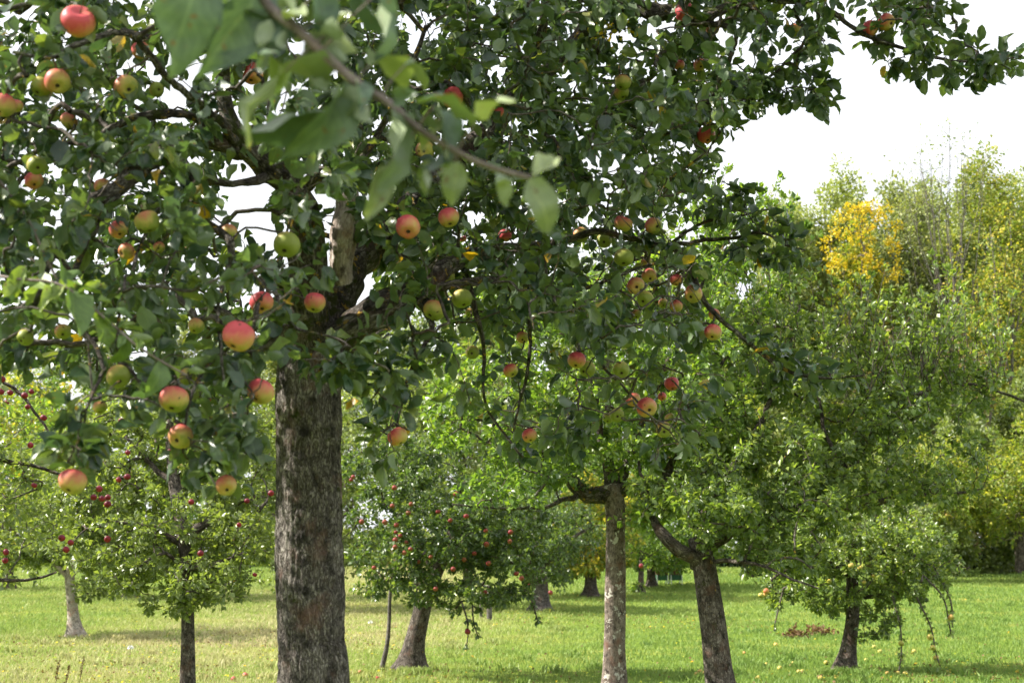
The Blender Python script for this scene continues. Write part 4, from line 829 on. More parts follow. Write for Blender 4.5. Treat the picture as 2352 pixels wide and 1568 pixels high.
# small tree with hanging shoots
YT4 = gY(1942, 1540)
orchard_tree('small apple tree with long hanging shoots and yellow apples, lower right of the lawn',
    [(1942,1542,38),(1950,1480,33),(1958,1420,31),(1958,1350,28),(1955,1290,24),(1960,1240,16)],
    [[(1957,1330,18),(1900,1290,12),(1840,1290,8),(1770,1330,5)],[(1957,1310,18),(2020,1270,12),(2090,1270,8),(2150,1310,5)],[(1957,1290,14),(1930,1220,9),(1900,1170,5)],[(1958,1360,14),(2000,1370,9),(2060,1350,5)]],
    [(1960,1285,YT4,200,75,1.2),(1960,1220,YT4,160,60,1),(1830,1330,YT4-.3,85,45,.7),(2080,1330,YT4-.2,100,50,.8),(1950,1380,YT4,120,32,.7),(2030,1430,YT4-.3,50,32,.3),(1790,1370,YT4-.3,32,30,.3),(1900,1390,YT4-.3,35,28,.3),(2090,1260,YT4-.2,90,70,.9),(1850,1250,YT4-.2,90,70,.9)],
    620, 32, 'leaf_mid', M['bark_dark'], Y=YT4, size=.07, seed=4, spread=.03, shoots=[(1850,2120,1180,1230,16)], shoot_len=.6,
    hang=[[(2050,1370,5,YT4-.6),(2068,1440,4,YT4-.7),(2070,1500,3.5,YT4-.7),(2064,1545,3,YT4-.7)],[(2110,1380,5,YT4-.8),(2138,1440,4,YT4-.9),(2150,1500,3,YT4-.9),(2160,1530,2.5,YT4-.9)],
          [(2120,1320,5,YT4-.8),(2165,1370,4,YT4-.9),(2180,1430,4,YT4-.9),(2184,1455,3,YT4-.9)],[(1800,1350,5,YT4-.6),(1790,1390,4,YT4-.6),(1778,1440,3,YT4-.6)],[(2160,1330,4,YT4-.7),(2184,1380,4,YT4-.8),(2188,1440,3,YT4-.8)]],
    keepout=[[(1925,1400),(1985,1400),(1985,1560),(1925,1560)]])
# red apple tree left of centre, leaning right
YT5 = gY(945, 1540)
orchard_tree('leaning apple tree dotted with small red apples, dark green crown, right of the thick trunk',
    [(942,1542,56),(950,1490,47),(960,1440,43),(978,1370,38),(998,1320,34),(1018,1280,32),(1045,1240,34),(1062,1215,28)],
    [[(1040,1250,28),(1035,1200,26),(1050,1150,16),(1060,1080,9)],[(1060,1225,26),(1090,1195,20),(1130,1170,12),(1180,1150,7)],[(1000,1315,20),(960,1240,16),(920,1170,10),(890,1100,6)],[(1010,1290,16),(1090,1270,12),(1170,1290,8),(1220,1330,5)],[(985,1350,14),(920,1330,9),(870,1320,5)]],
    [(1000,1170,19.3,190,130,1.3),(1150,1270,19.3,140,110,1.1),(900,1280,19,95,85,.9),(890,1080,19.8,120,110,1.0),(1080,1365,18.8,140,40,.8),(1190,1200,19.5,95,90,.8),(960,1350,19,100,45,.6),(850,1350,19,45,35,.4),(1000,1050,19.8,150,60,1),(1050,1250,18.6,160,90,.5)],
    620, 36, 'leaf_deep', M['bark_dark'], Y=YT5, size=.075, seed=5, spread=.03, hang=[[(1060,1380,5,18.7),(1072,1420,4,18.6),(1075,1460,3,18.6),(1070,1485,3,18.6)],[(1085,1390,4,18.7),(1088,1430,3,18.6),(1098,1460,3,18.6)],[(1210,1350,4,19),(1225,1390,4,19),(1235,1425,3,19)]],
    keepout=[[(910,1425),(1000,1425),(1000,1560),(910,1560)]])
# small tree in front left
orchard_tree('slender apple tree with straight dark trunk and low yellow green crown on the left lawn',
    [(431,1641,40,14),(431,1568,33,14),(431,1420,30,14),(428,1320,28,14),(424,1250,30,14),(412,1180,30,14.1),(398,1090,26,14.3),(390,1000,20,14.4),(392,920,12,14.5)],
    [[(424,1235,26,14),(470,1200,20,14.1),(530,1195,16,14.2),(585,1182,12,14.3),(612,1150,6,14.3)],[(422,1250,18,14),(350,1215,12,13.9),(270,1200,8,13.8),(200,1215,5,13.8)],
     [(400,1110,16,14.3),(330,1050,10,14.5),(270,980,6,14.6)],[(395,1050,16,14.4),(470,1000,10,14.5),(560,960,6,14.6)],[(424,1300,12,13.8),(380,1270,8,13.6),(330,1290,5,13.4)],[(428,1310,12,13.9),(500,1290,8,13.7),(560,1270,5,13.6)]],
    [(420,1330,13.7,185,50,.7),(400,1200,14.4,220,100,1.1),(530,1080,15,140,110,1.1),(270,1050,15,160,120,1.1),(430,950,15,200,90,1.1),(560,1250,14,80,60,.6),(280,1270,14,130,60,.7),(430,1390,13.6,90,22,.4),(200,1150,14.6,90,80,.7)],
    900, 34, 'leaf_olive', M['bark_dark'], Y=None, size=.062, seed=6, spread=.028, r0=.003, tint=(.1, .97),
    keepout=[[(408,1440),(455,1440),(455,1600),(408,1600)]])
# pale trunk, far left
YT7 = gY(172, 1461)
orchard_tree('apple tree with a pale whitish trunk standing on the lawn at far left',
    [(173,1462,30),(168,1420,25),(164,1370,23),(160,1325,22),(168,1290,20)],
    [[(160,1330,13),(140,1308,12),(118,1290,6)],[(166,1310,14),(200,1260,9),(230,1200,5)]],
    [(170,1255,YT7,150,62,1.5),(60,1230,YT7,130,85,1.5),(250,1240,YT7-.4,110,80,1.3),(130,1110,YT7+1,210,110,1.8),(220,1350,YT7-.6,60,28,.6)],
    420, 34, 'leaf_olive', M['bark_pale'], Y=YT7, size=.10, seed=7, spread=.05, r0=.004)
# tree whose trunk is outside the left edge
orchard_tree('loose apple tree reaching in from the left edge with dark red apples',
    [(-420,1745,60),(-410,1500,54),(-400,1300,50),(-380,1150,46)],
    [[(-380,1180,30),(-200,1080,22),(-60,1055,14),(70,1065,9),(200,1120,4)],[(-400,1330,28),(-200,1320,18),(-60,1325,12),(60,1332,7),(130,1312,4)],[(-380,1150,30),(-200,960,20),(-40,870,10),(60,920,7),(140,1040,4)],[(-380,1150,24),(-420,950,16),(-500,800,8)]],
    [(0,960,11,120,85,.7),(0,1100,11,120,80,.8),(70,1210,11,90,60,.6),(-230,1050,11,240,220,1.2),(30,1310,11,110,22,.3),(170,1120,11,55,40,.3),(-500,1000,11,200,220,1.2)],
    330, 18, 'leaf_olive', M['bark_dark'], Y=11, size=.062, seed=8, spread=.025, r0=.0026)
YT9 = gY(1242, 1402)
orchard_tree('apple tree with a short thick trunk behind the red apple tree',
    [(1242,1402,40),(1243,1370,34),(1240,1310,32),(1235,1270,24)],[[(1240,1300,18),(1290,1260,12),(1340,1220,6)],[(1238,1290,18),(1190,1240,12),(1150,1190,6)]],
    [(1210,1230,YT9,140,90,2.2),(1280,1220,YT9,110,80,2),(1235,1315,YT9,85,24,1.2),(1150,1150,YT9,140,80,2.2),(1290,1330,YT9-.8,30,24,.5)],380,32,'leaf_deep',M['bark_main'],Y=YT9,size=.11,seed=9,spread=.06,r0=.005,step=.2)
YT10 = gY(1355, 1371)
orchard_tree('apple tree with yellowing leaves over a stout trunk, left of the white patched trunk',
    [(1356,1372,32),(1357,1345,27),(1356,1300,26),(1352,1260,20)],[[(1356,1290,14),(1400,1250,9),(1440,1200,5)],[(1354,1290,14),(1310,1250,9),(1290,1200,5)]],
    [(1360,1220,YT10,120,75,2.5),(1330,1290,YT10-1,60,28,1.2),(1390,1290,YT10-1,70,30,1.2),(1300,1260,YT10,50,50,1.2),(1390,1140,YT10,110,60,2)],300,32,'leaf_yellowing',M['bark_dark'],Y=YT10,size=.14,seed=10,spread=.08,r0=.006,step=.25)
YT11 = gY(1496, 1347)
orchard_tree('distant apple tree with a short dark trunk, left of the beehives',
    [(1497,1348,22),(1496,1325,19),(1495,1290,18),(1495,1260,12)],[[(1496,1300,10),(1540,1270,6),(1570,1240,4)]],
    [(1500,1245,YT11,110,60,3),(1500,1290,YT11-1,60,20,1.5),(1580,1260,YT11,90,50,2.5),(1430,1250,YT11,60,50,2)],260,30,'leaf_bright',M['bark_dark'],Y=YT11,size=.17,seed=11,spread=.1,r0=.007,step=.3)
YT11b = gY(1471, 1362)
orchard_tree('thin trunked apple tree wrapped in green shoots, right of the white patched trunk',
    [(1471,1363,16),(1472,1330,13),(1474,1290,12),(1476,1250,8)],[[(1473,1300,7),(1500,1270,4)]],
    [(1475,1240,YT11b,70,50,1.6),(1468,1345,YT11b,14,16,.3)],120,26,'leaf_bright',M['bark_dark'],Y=YT11b,size=.12,seed=12,spread=.07,r0=.005,step=.3)
YT13 = gY(712, 1400)
orchard_tree('sunlit apple tree mostly hidden behind the thick foreground trunk',
    [(712,1401,34),(712,1370,30),(712,1300,26),(715,1220,18)],[[(712,1290,14),(640,1210,9),(600,1120,5)],[(714,1250,14),(790,1180,9),(850,1100,5)]],
    [(700,1130,YT13,230,190,2.8),(620,1250,YT13-1,90,70,1.5),(560,1000,YT13,150,130,2),(850,1000,YT13,150,140,2),(830,1270,YT13,60,60,1.3)],620,34,'leaf_olive',M['bark_dark'],Y=YT13,size=.12,seed=13,spread=.06,r0=.005,step=.2)
YT14 = gY(1075, 1372)
orchard_tree('pale green apple tree behind the red apple tree, its trunk hidden by leaves',
    [(1075,1373,26),(1075,1340,22),(1072,1280,20),(1070,1200,14)],[[(1072,1260,12),(1000,1160,8),(950,1080,4)],[(1072,1240,12),(1140,1150,8),(1180,1050,4)]],
    [(1050,1020,YT14,220,170,3),(1050,1200,YT14,150,110,2.6),(1050,900,YT14,170,110,2.4),(900,950,YT14,120,110,2.5)],520,34,'leaf_olive',M['bark_dark'],Y=YT14,size=.15,seed=14,spread=.08,r0=.006,step=.25)
YT15 = gY(300, 1372)
orchard_tree('yellow green tree deep in the orchard behind the slender dark trunk',
    [(300,1373,26),(300,1340,22),(300,1280,20),(305,1200,14)],[[(300,1260,12),(240,1160,8),(200,1080,4)],[(300,1240,12),(370,1150,8),(420,1050,4)]],
    [(290,1020,YT15,240,190,3),(300,1190,YT15,190,100,2.6),(470,1120,YT15,140,160,2.4),(80,1040,YT15,150,150,2.5)],560,34,'leaf_bright',M['bark_dark'],Y=YT15,size=.15,seed=15,spread=.08,r0=.006,step=.25)
YT16 = gY(55, 1352)
orchard_tree('tree with yellow autumn leaves behind the low branches at the far left',
    [(20,1353,24),(20,1320,20),(25,1250,16),(30,1180,10)],[[(22,1260,12),(80,1120,8),(110,980,4)],[(22,1240,12),(-40,1100,8),(-60,1000,4)]],
    [(60,930,YT16,120,100,2.5),(-60,1100,YT16,170,190,2.5),(110,1060,YT16,90,120,2)],330,34,'leaf_yellowing',M['bark_dark'],Y=YT16,size=.16,seed=16,spread=.1,r0=.006,step=.3)
orchard_tree('apple tree with golden green leaves and slim trunk at the right edge of the lawn',
    [(2345,1304,26),(2344,1270,24),(2342,1230,22),(2340,1180,16)],[[(2343,1220,12),(2280,1170,8),(2200,1140,4)],[(2341,1190,12),(2390,1120,8)]],
    [(2300,1110,58,200,100,4),(2200,1170,57,120,60,3),(2130,1080,58,150,80,3.5),(2350,1190,57,140,45,3),(2420,1050,58,120,140,3)],620,32,'leaf_yellowing',M['bark_dark'],Y=58,size=.19,seed=17,spread=.12,r0=.007,step=.3,tint=(0,.78))
YT18 = gY(2055, 1335)
orchard_tree('broad apple tree behind the small one with hanging shoots',
    [(2055,1336,28),(2055,1300,24),(2052,1250,22),(2050,1180,14)],[[(2052,1220,12),(1980,1160,8),(1930,1100,4)],[(2050,1200,12),(2120,1160,8),(2170,1120,4)]],
    [(2040,1160,YT18,170,110,3),(1930,1220,YT18,110,60,2.4),(2150,1220,YT18,80,60,2.2),(1780,1200,YT18,130,80,2.4)],460,32,'leaf_olive',M['bark_dark'],Y=YT18,size=.16,seed=18,spread=.09,r0=.006,step=.3)

YT19 = gY(1408, 1356)
orchard_tree('green apple tree directly behind the white patched trunk',
    [(1408,1357,22),(1408,1320,19),(1406,1260,17),(1404,1180,12)],[[(1406,1240,10),(1340,1160,6),(1300,1090,4)],[(1405,1220,10),(1470,1150,6),(1540,1080,4)]],
    [(1390,1110,YT19,190,110,3),(1560,1130,YT19,150,90,2.6),(1420,1210,YT19,130,60,2.4),(1260,1140,YT19,120,90,2.6),(1680,1180,YT19,110,70,2.5)],560,34,'leaf_bright',M['bark_dark'],Y=YT19,size=.15,seed=19,spread=.09,r0=.006,step=.3)

# apples of the other trees
def small_apples(lst, Y, dia, kind, red, label, group, dy=-.25, parts=False, rngs=1):
    r = random.Random(rngs)
    for (u, v) in lst:
        yy = Y + (dy if dy is not None else 0) + r.uniform(-.2, .35)
        apple(P(u, v, yy), dia * r.uniform(.85, 1.12), red + r.uniform(-.2, .2), label, group, kind, parts=parts)
def cm(l, ox, oy, k=2.936): return [((ox + a / k) * .98, (oy + b / k) * .98) for a, b in l]
small_apples(cm([(365,225),(350,350),(460,398),(140,458),(375,530),(405,555),(447,600),(372,583),(370,633),(432,672),(475,648),(615,700),(665,390),(860,420),(750,450),(1000,615),(915,677),(1165,530),(1160,595),(1240,848),(650,920),(845,720),(1012,745),(225,775),(770,785),(480,338),(790,268),(380,480),(300,462),(995,520),(530,735),(1205,815),(990,942),(80,150),(68,170)], 800, 1066), 18.45, .062, 'apple_red', .6, 'small red apple hanging in the crown of the leaning tree right of the thick trunk', 'small red apples on the leaning tree', parts=False)
apple(P(1074, 1450, 18.5), .078, .95, 'red apple on the lowest hanging spray of the leaning tree', 'small red apples on the leaning tree', 'apple_red')
small_apples(cm([(1440,945),(1340,722),(1290,888)], 800, 1066), YT9 - 1.9, .10, 'apple_red', .8, 'orange red apple on the tree with the short thick trunk', 'apples on the short trunked tree')
small_apples(cm([(15,1045),(70,1138),(170,1157),(5,1130),(45,1205),(215,1130),(190,1235),(300,1310),(325,1463),(210,1500),(240,1535)], 0, 533, 2.94) + cm([(235,208),(645,290),(740,338),(742,292),(682,232),(700,300),(425,570),(485,602),(455,650),(40,668),(35,725)], 0, 1066), 10.6, .047, 'apple_dark', .9, 'small dark red apple on the loose tree at the left edge', 'dark red apples at the left edge', dy=0, parts=True)
small_apples(cm([(875,150),(1315,322),(1865,262),(1380,676),(1645,480),(1700,315),(1753,822),(740,578),(815,170)], 0, 1066) + cm([(1170,1545),(880,1550),(630,1437),(835,1330),(1450,1180)], 0, 533, 2.94), 13.2, .055, 'apple_dark', .9, 'small bright red apple in the crown of the slender tree on the left', 'red apples on the slender tree', dy=0)
apple(P((1240 / 2.936) * .98, (1066 + 78 / 2.936) * .98, 13), .05, .3, 'small orange apple, the only one of its colour low in the left crown', None, 'apple')
small_apples([(2137,1463),(2143,1487),(2150,1510)], YT4 - .95, .075, 'apple_yellow', .1, 'yellow apple in the row of three on the right hanging shoot', 'yellow apples on the right hanging shoot', dy=0, parts=True)
apple(P(2070, 1477, YT4 - .75), .075, 0, 'yellow apple halfway down the left hanging shoot', None, 'apple_yellow')
apple(P(2062, 1546, YT4 - .75), .075, 0, 'yellow apple at the very end of the left hanging shoot', None, 'apple_yellow')
apple(P(2185, 1417, YT4 - .95), .075, .4, 'orange apple on the outermost hanging spray at right', None, 'apple_yellow')
small_apples([(1748,1367),(1757,1366),(1975,1304),(1955,1298),(2007,1323),(1905,1335),(1985,1337)], YT4 - 1.1, .07, 'apple_yellow', -.1, 'small yellow apple in the crown of the small tree at lower right', 'yellow apples on the small tree', dy=0)
apple(P(1760, 1357, YT4 - 1.2), .08, .8, 'orange apple above two yellow ones at the left tip of the small tree', None, 'apple_yellow')
small_apples([(2175,1183),(2187,1185)], 55.5, .22 * .6, 'apple_yellow', .3, 'orange apple in the golden green tree at the right edge', 'apples on the golden green tree', dy=0)
apple(P(1473, 1299, 24), .085, .7, 'orange red apple hanging clear above the lawn, right of the white patched trunk', None, 'apple_red')
fall = [(1710,1503,.4),(1782,1484,.3),(1822,1527,0),(1792,1539,0),(1835,1547,0),(1843,1547,0),(1741,1562,0),(2008,1489,-.2),(1885,1562,.3),(1922,1560,.3),(2038,1550,.1),(2022,1500,0),(1898,1526,0),(1608,1547,.2),(1618,1551,.4),(1628,1556,.6),(1600,1553,.2),(564,1555,.5),(536,1564,.7),(472,1559,.6),(827,1547,.3),(866,1563,.8),(1635,1561,.8),(1990,1520,.1),(2080,1552,0),(2100,1500,0),(2180,1520,0),(1760,1530,0)]
for (u, v, rd) in fall:
    p = ground_at(u, v); s = _ra.uniform(.055, .08)
    left = u < 1000
    apple((p[0], p[1], p[2] + .03), s, rd, 'fallen apple on the grass near the thick trunk' if left else 'fallen yellow apple lying on the grass at lower right', 'fallen apples near the thick trunk' if left else 'fallen apples at lower right', 'apple_yellow' if not left else 'apple', parts=False, name='fallen_apple')

# ================================================================== THE WOOD BEHIND
def wood_tree(u, base, top, wpx, Y, leaf, label, seed, n=150, per=70, size=.30, trunkw=12, bark='bark_dark', group='trees of the wood behind the orchard', blobs=None, lean=0, bare=.25, tint=(0, 1), name='woodland_tree', cat='tree', limbs=None, shoots=(), shoot_len=2, spread=.42, lo=.15):
    n = int(n * 1.45); wpx = wpx * 1.08
    rng = np.random.default_rng(seed); s = F / Y
    b = P(u, base, Y); b[2] = float(gz(b[0], Y)); vb = CV - F * math.tan(math.atan((b[2] - CAMZ) / Y) - PITCH)
    H = vb - top; tr = [(u, vb, trunkw), (u + lean * .3, vb - H * .3, trunkw * .85), (u + lean * .6, vb - H * .6, trunkw * .6), (u + lean, vb - H * .85, trunkw * .3)]
    if limbs is None:
        limbs = []
        for k in range(6):
            h0 = rng.uniform(.25, .65); sg = -1 if k % 2 else 1; uu = u + lean * h0
            limbs.append([(uu, vb - H * h0, trunkw * .5, Y), (uu + sg * wpx * rng.uniform(.2, .35), vb - H * (h0 + .12), trunkw * .32, Y + rng.uniform(-1, 1)), (uu + sg * wpx * rng.uniform(.4, .7), vb - H * (h0 + .28), trunkw * .12, Y + rng.uniform(-2, 2))])
    if blobs is None:
        blobs = []
        for k in range(8):
            f = k / 7; ww = wpx * (.55 + .45 * math.sin(f * 2.6)) * (1 - .35 * f)
            blobs.append((u + lean * f + rng.uniform(-.35, .35) * wpx, vb - H * (bare + (1 - bare) * .9 * f), Y + rng.uniform(-1, 1), ww * .72, H * .13, ww / s * .6))
    return orchard_tree(label, tr, limbs, blobs, n, per, leaf, M[bark], Y=Y, size=size, seed=seed, group=group, sides=3, step=.8, r0=.012, name=name, cat=cat, tint=tint, spread=spread, res=1, up=.5, droop=.4, shoots=shoots, shoot_len=shoot_len, lo=lo)
wood_tree(1890, 1300, 418, 120, 86, 'leaf_wood', 'tall green tree at the left end of the wood, under open sky', 31, n=230, per=90, size=.26, tint=(.2, .95), trunkw=14)
wood_tree(1765, 1300, 500, 110, 84, 'leaf_wood', 'green woodland tree directly left of the tall one, half behind orchard shoots', 32, n=200, per=80, size=.26, trunkw=14)
_rg = random.Random(9)
wood_tree(1980, 1300, 462, 80, 80, 'leaf_gold', 'golden yellow tree standing out in the wood', 33, n=62, per=26, size=.18, trunkw=6, spread=.2, lo=.86, group=None,
          blobs=[(cx + _rg.uniform(-6, 6), cy0 + _rg.uniform(-5, 5), 80 + _rg.uniform(-1, 1), w1, h1, .7) for cx, cy0, w1, h1 in [(1990,472,34,14),(1960,492,30,16),(2025,492,26,14),(1935,508,22,12),(1990,512,26,12),(1920,535,20,12),(1965,540,26,12),(2050,520,14,9),(1900,560,14,12),(1915,582,18,10),(2035,552,20,10),(1990,565,22,9),(2055,575,14,9),(2000,598,30,12),(2030,615,26,12),(1960,590,16,8),(1935,622,24,10),(1985,632,22,9),(2050,635,16,9),(1915,612,14,8)]])
wood_tree(1975, 1300, 560, 100, 82, 'leaf_yellowing', 'yellow green tree under and behind the golden one', 34, n=260, per=80, size=.24, trunkw=8, tint=(.3, .85))
wood_tree(2110, 1300, 445, 120, 84, 'leaf_grey', 'grey green willowy tree right of the golden one', 35, n=240, per=85, size=.22, trunkw=14, bark='wood_grey')
wood_tree(2215, 1300, 400, 110, 86, 'leaf_wood', 'green tree behind the bare stemmed birch', 36, n=210, per=85, size=.25, trunkw=14, bark='wood_grey')
wood_tree(2300, 1300, 385, 110, 80, 'leaf_yellowing', 'tall tree with yellow green leaves and visible branches at the right edge', 37, n=210, per=60, size=.22, trunkw=14, tint=(.15, .85), bark='wood_grey')
wood_tree(2420, 1300, 380, 120, 82, 'leaf_grey', 'grey green tree cut by the right edge of the photo', 38, n=200, per=70, size=.25, trunkw=14)
for k_, (u_, t_, lf_, lb_) in enumerate([(1830,470,'leaf_wood','broad green tree at the back of the wood, left of the golden tree'),(1960,455,'leaf_wood','broad green tree at the back of the wood, straight behind the golden tree'),(2070,450,'leaf_grey','broad grey green tree at the back of the wood, right of the golden tree'),(2180,445,'leaf_wood','broad green tree at the back of the wood behind the birch'),(2270,430,'leaf_grey','broad grey green tree at the back of the wood right of the birch'),(2370,425,'leaf_wood','broad green tree at the back of the wood at the right edge')]):
    wood_tree(u_, 1300, t_, 130, 97 + k_ % 2 * 3, lf_, lb_, 70 + k_, n=190, per=85, size=.32, trunkw=11, spread=.55)
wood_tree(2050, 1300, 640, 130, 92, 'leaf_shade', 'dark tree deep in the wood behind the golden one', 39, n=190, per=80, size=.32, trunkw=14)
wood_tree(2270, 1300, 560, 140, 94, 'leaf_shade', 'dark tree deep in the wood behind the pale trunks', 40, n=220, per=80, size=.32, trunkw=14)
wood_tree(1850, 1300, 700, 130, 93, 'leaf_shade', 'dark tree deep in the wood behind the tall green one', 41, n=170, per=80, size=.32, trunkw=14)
# lower belt of bushes before the wood
for (u, top, wpx, Y, lf, lab, sd_) in [
    (1880,790,150,68,'leaf_olive','olive green bush tree below the tall green tree',51),(2080,800,140,66,'leaf_bright','fresh green bush tree below the golden tree',52),
    (2220,780,90,70,'leaf_dry','bush with dry pinkish seed heads below the pale trunks',53),(2010,770,70,71,'leaf_dry','small bush with dry pinkish seed heads left of the larger one',57),
    (2340,860,130,66,'leaf_olive','olive bush tree at the right edge in front of the wood',54),(2200,930,120,62,'leaf_olive','rounded bush tree behind the golden green apple tree',55),(1760,860,120,66,'leaf_wood','green bush tree seen through the orchard crowns, right of centre',56)]:
    wood_tree(u, 1300, top, wpx, Y, lf, lab, sd_, n=170, per=80, size=.21, trunkw=9, group=None, bare=.12, name='bush', cat='bush', spread=.2)
# bare birch like stems
def birch():
    rng = np.random.default_rng(77); Y = 79.0; b = P(2190, 1290, Y); b[2] = float(gz(b[0], Y)); O = Vector(b)
    root = empty('birch_tree', O, 'tall nearly leafless birch rising above the wood with thin pale stems', 'birch tree')
    T = Tubes(); q, r = chain([(2190,1292,12),(2188,1000,11),(2192,820,9),(2195,740,7)], Y, .5); T.add(q, r, 10, rng, .05); T.build('trunk', M['wood_grey'], root, O)
    skel = [(q, r)]; tw = Tubes(); chs = []
    for k in range(22):
        u1 = rng.uniform(2065, 2245); tv = 285 + abs(u1 - 2175) * 1.0 + rng.uniform(-15, 90); st = rng.uniform(600, 950)
        q, r = chain([(2192 + rng.uniform(-5, 5) + (820 - st) * rng.uniform(-.08, .08), st, 3.4), (2192 + (u1 - 2192) * .5 + rng.uniform(-22, 22), st - (st - tv) * .4, 2.2), (u1 - (u1 - 2192) * .12, st - (st - tv) * .75, 1.7), (u1, tv, .8)], Y + rng.uniform(-1, 1), .5)
        q[:, 1] += np.linspace(0, rng.uniform(-2, 2), len(q)); tw.add(q, r * .8, 4); skel.append((q, r)); m = len(q)
        for j in range(7):
            i = rng.integers(m // 2, m); e = q[i] + np.array((rng.normal() * .7, rng.normal() * .7, rng.uniform(.3, 1.5)))
            s2 = np.stack([q[i] * (1 - t) + e * t for t in np.linspace(0, 1, 4)]); tw.add(s2, np.linspace(.011, .006, 4), 3); chs.append((0, s2, None))
        chs.append((0, q[m // 2:], None))
    tw.build('twigs', M['wood_grey'], root, O); p, d, n_ = scatter(chs, np.array([6]), rng, .08)
    leaves_mesh('crown', p, d, n_, rng.uniform(.10, .22, len(p)), rng.uniform(0, .7, len(p)), 1, M['leaf_wood'], root, O, rng)
birch()
# slim pale trunks in front of the wood on the right
for (u0, u1, vt, w_, lab) in [(2222,2188,640,13,'pale grey trunk forking at mid height left of the dark gap in the wood'),(2262,2285,600,14,'brown grey trunk with upright forks right of the pale one'),(2318,2330,560,11,'thin grey trunk nearest the right edge of the wood')]:
    wood_tree(u0, 1300, vt - 60, 40, 76, 'leaf_yellowing', lab, int(u0), n=40, per=26, size=.2, trunkw=w_, lean=u1 - u0, bark='wood_grey', group=None, bare=.55, limbs=[[(u0+(u1-u0)*.5,900,7,76),(u0-14,780,5,76),(u0-30,640,3,76)],[(u0+(u1-u0)*.6,820,7,76),(u1+14,700,4,76),(u1+30,560,2,76)],[(u0+(u1-u0)*.7,760,6,76),(u1+2,650,4,76),(u1-10,520,2,76)]])
# wood seen through and behind the near crown: one model of each kind, copied with its parts
def copy_tree(o):
    c = o.copy(); C.objects.link(c)
    for ch in list(o.children):
        k = ch.copy(); C.objects.link(k); k.parent = c
        for g_ in list(ch.children):
            h_ = g_.copy(); C.objects.link(h_); h_.parent = k
    return c
protos = [wood_tree(1640, 1300, 540, 115, 84, 'leaf_wood', 'woodland tree glimpsed behind the crowns of the orchard', 61, n=170, per=75, size=.27),
          wood_tree(1480, 1300, 560, 120, 86, 'leaf_grey', 'woodland tree glimpsed behind the crowns of the orchard', 62, n=170, per=75, size=.27),
          wood_tree(1340, 1300, 600, 120, 82, 'leaf_olive', 'woodland tree glimpsed behind the crowns of the orchard', 63, n=170, per=75, size=.27)]
rr = random.Random(4)
ORD = 'first second third fourth fifth sixth seventh eighth ninth tenth eleventh twelfth thirteenth fourteenth fifteenth'.split()
US = [-220,-60,80,220,360,500,640,780,920,1060,1200]
for k, pr in zip((11, 12, 13), protos[::-1]): pr['label'] = ORD[k] + ' from the left of the woodland trees glimpsed behind the orchard crowns'
for k, u in enumerate(US + [2560]):
    o = copy_tree(protos[k % 3]); o['label'] = (ORD[k] + ' from the left of the woodland trees glimpsed behind the orchard crowns') if u < 2000 else 'last woodland tree beyond the right edge of the wood'
    Y = 84 + rr.uniform(-3, 4); p = P(u + rr.uniform(-20, 20), 1300, Y)
    o.location = (p[0], Y, float(gz(p[0], Y))); s = rr.uniform(.80, .95) * (1 if u > 900 else .82); o.scale = (s * 1.15, s * 1.15, s); o.rotation_euler.z = rr.uniform(0, 6.28)
# dark undergrowth closing the far edge of the lawn
def hedge():
    rng = np.random.default_rng(88)
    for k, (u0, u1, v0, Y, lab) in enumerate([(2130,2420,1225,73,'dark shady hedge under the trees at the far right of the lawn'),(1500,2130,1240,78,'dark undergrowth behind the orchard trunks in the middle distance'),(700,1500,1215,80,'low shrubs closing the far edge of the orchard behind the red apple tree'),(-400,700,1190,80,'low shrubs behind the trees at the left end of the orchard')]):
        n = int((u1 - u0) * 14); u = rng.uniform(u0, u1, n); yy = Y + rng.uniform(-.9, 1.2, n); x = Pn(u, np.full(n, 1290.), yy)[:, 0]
        topz = Pn(u, v0 + 18 * np.sin(u * .03 + k) + 9 * np.sin(u * .11), yy)[:, 2]; zb = gz(x, yy); z = zb + (topz - zb) * rng.uniform(0, 1, n) ** .8
        O = Vector((float(x.mean()), Y, float(gz(0, Y)))); root = empty('hedge', O, lab, 'hedge')
        p = np.stack((x, yy, z), 1); T = Tubes()
        for q in range(int((u1 - u0) / 9)):
            a = rng.integers(0, n); b0 = np.array((x[a], yy[a], zb[a])); T.add([b0, b0 + (p[a] - b0) * .5 + rng.normal(size=3) * .1, p[a]], [.03, .02, .01], 4)
        T.build('stems', M['bark_dark'], root, O)
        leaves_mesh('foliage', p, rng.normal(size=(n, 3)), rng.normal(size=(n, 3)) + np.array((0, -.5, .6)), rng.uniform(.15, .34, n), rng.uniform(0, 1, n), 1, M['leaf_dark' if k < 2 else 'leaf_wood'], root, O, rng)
hedge()

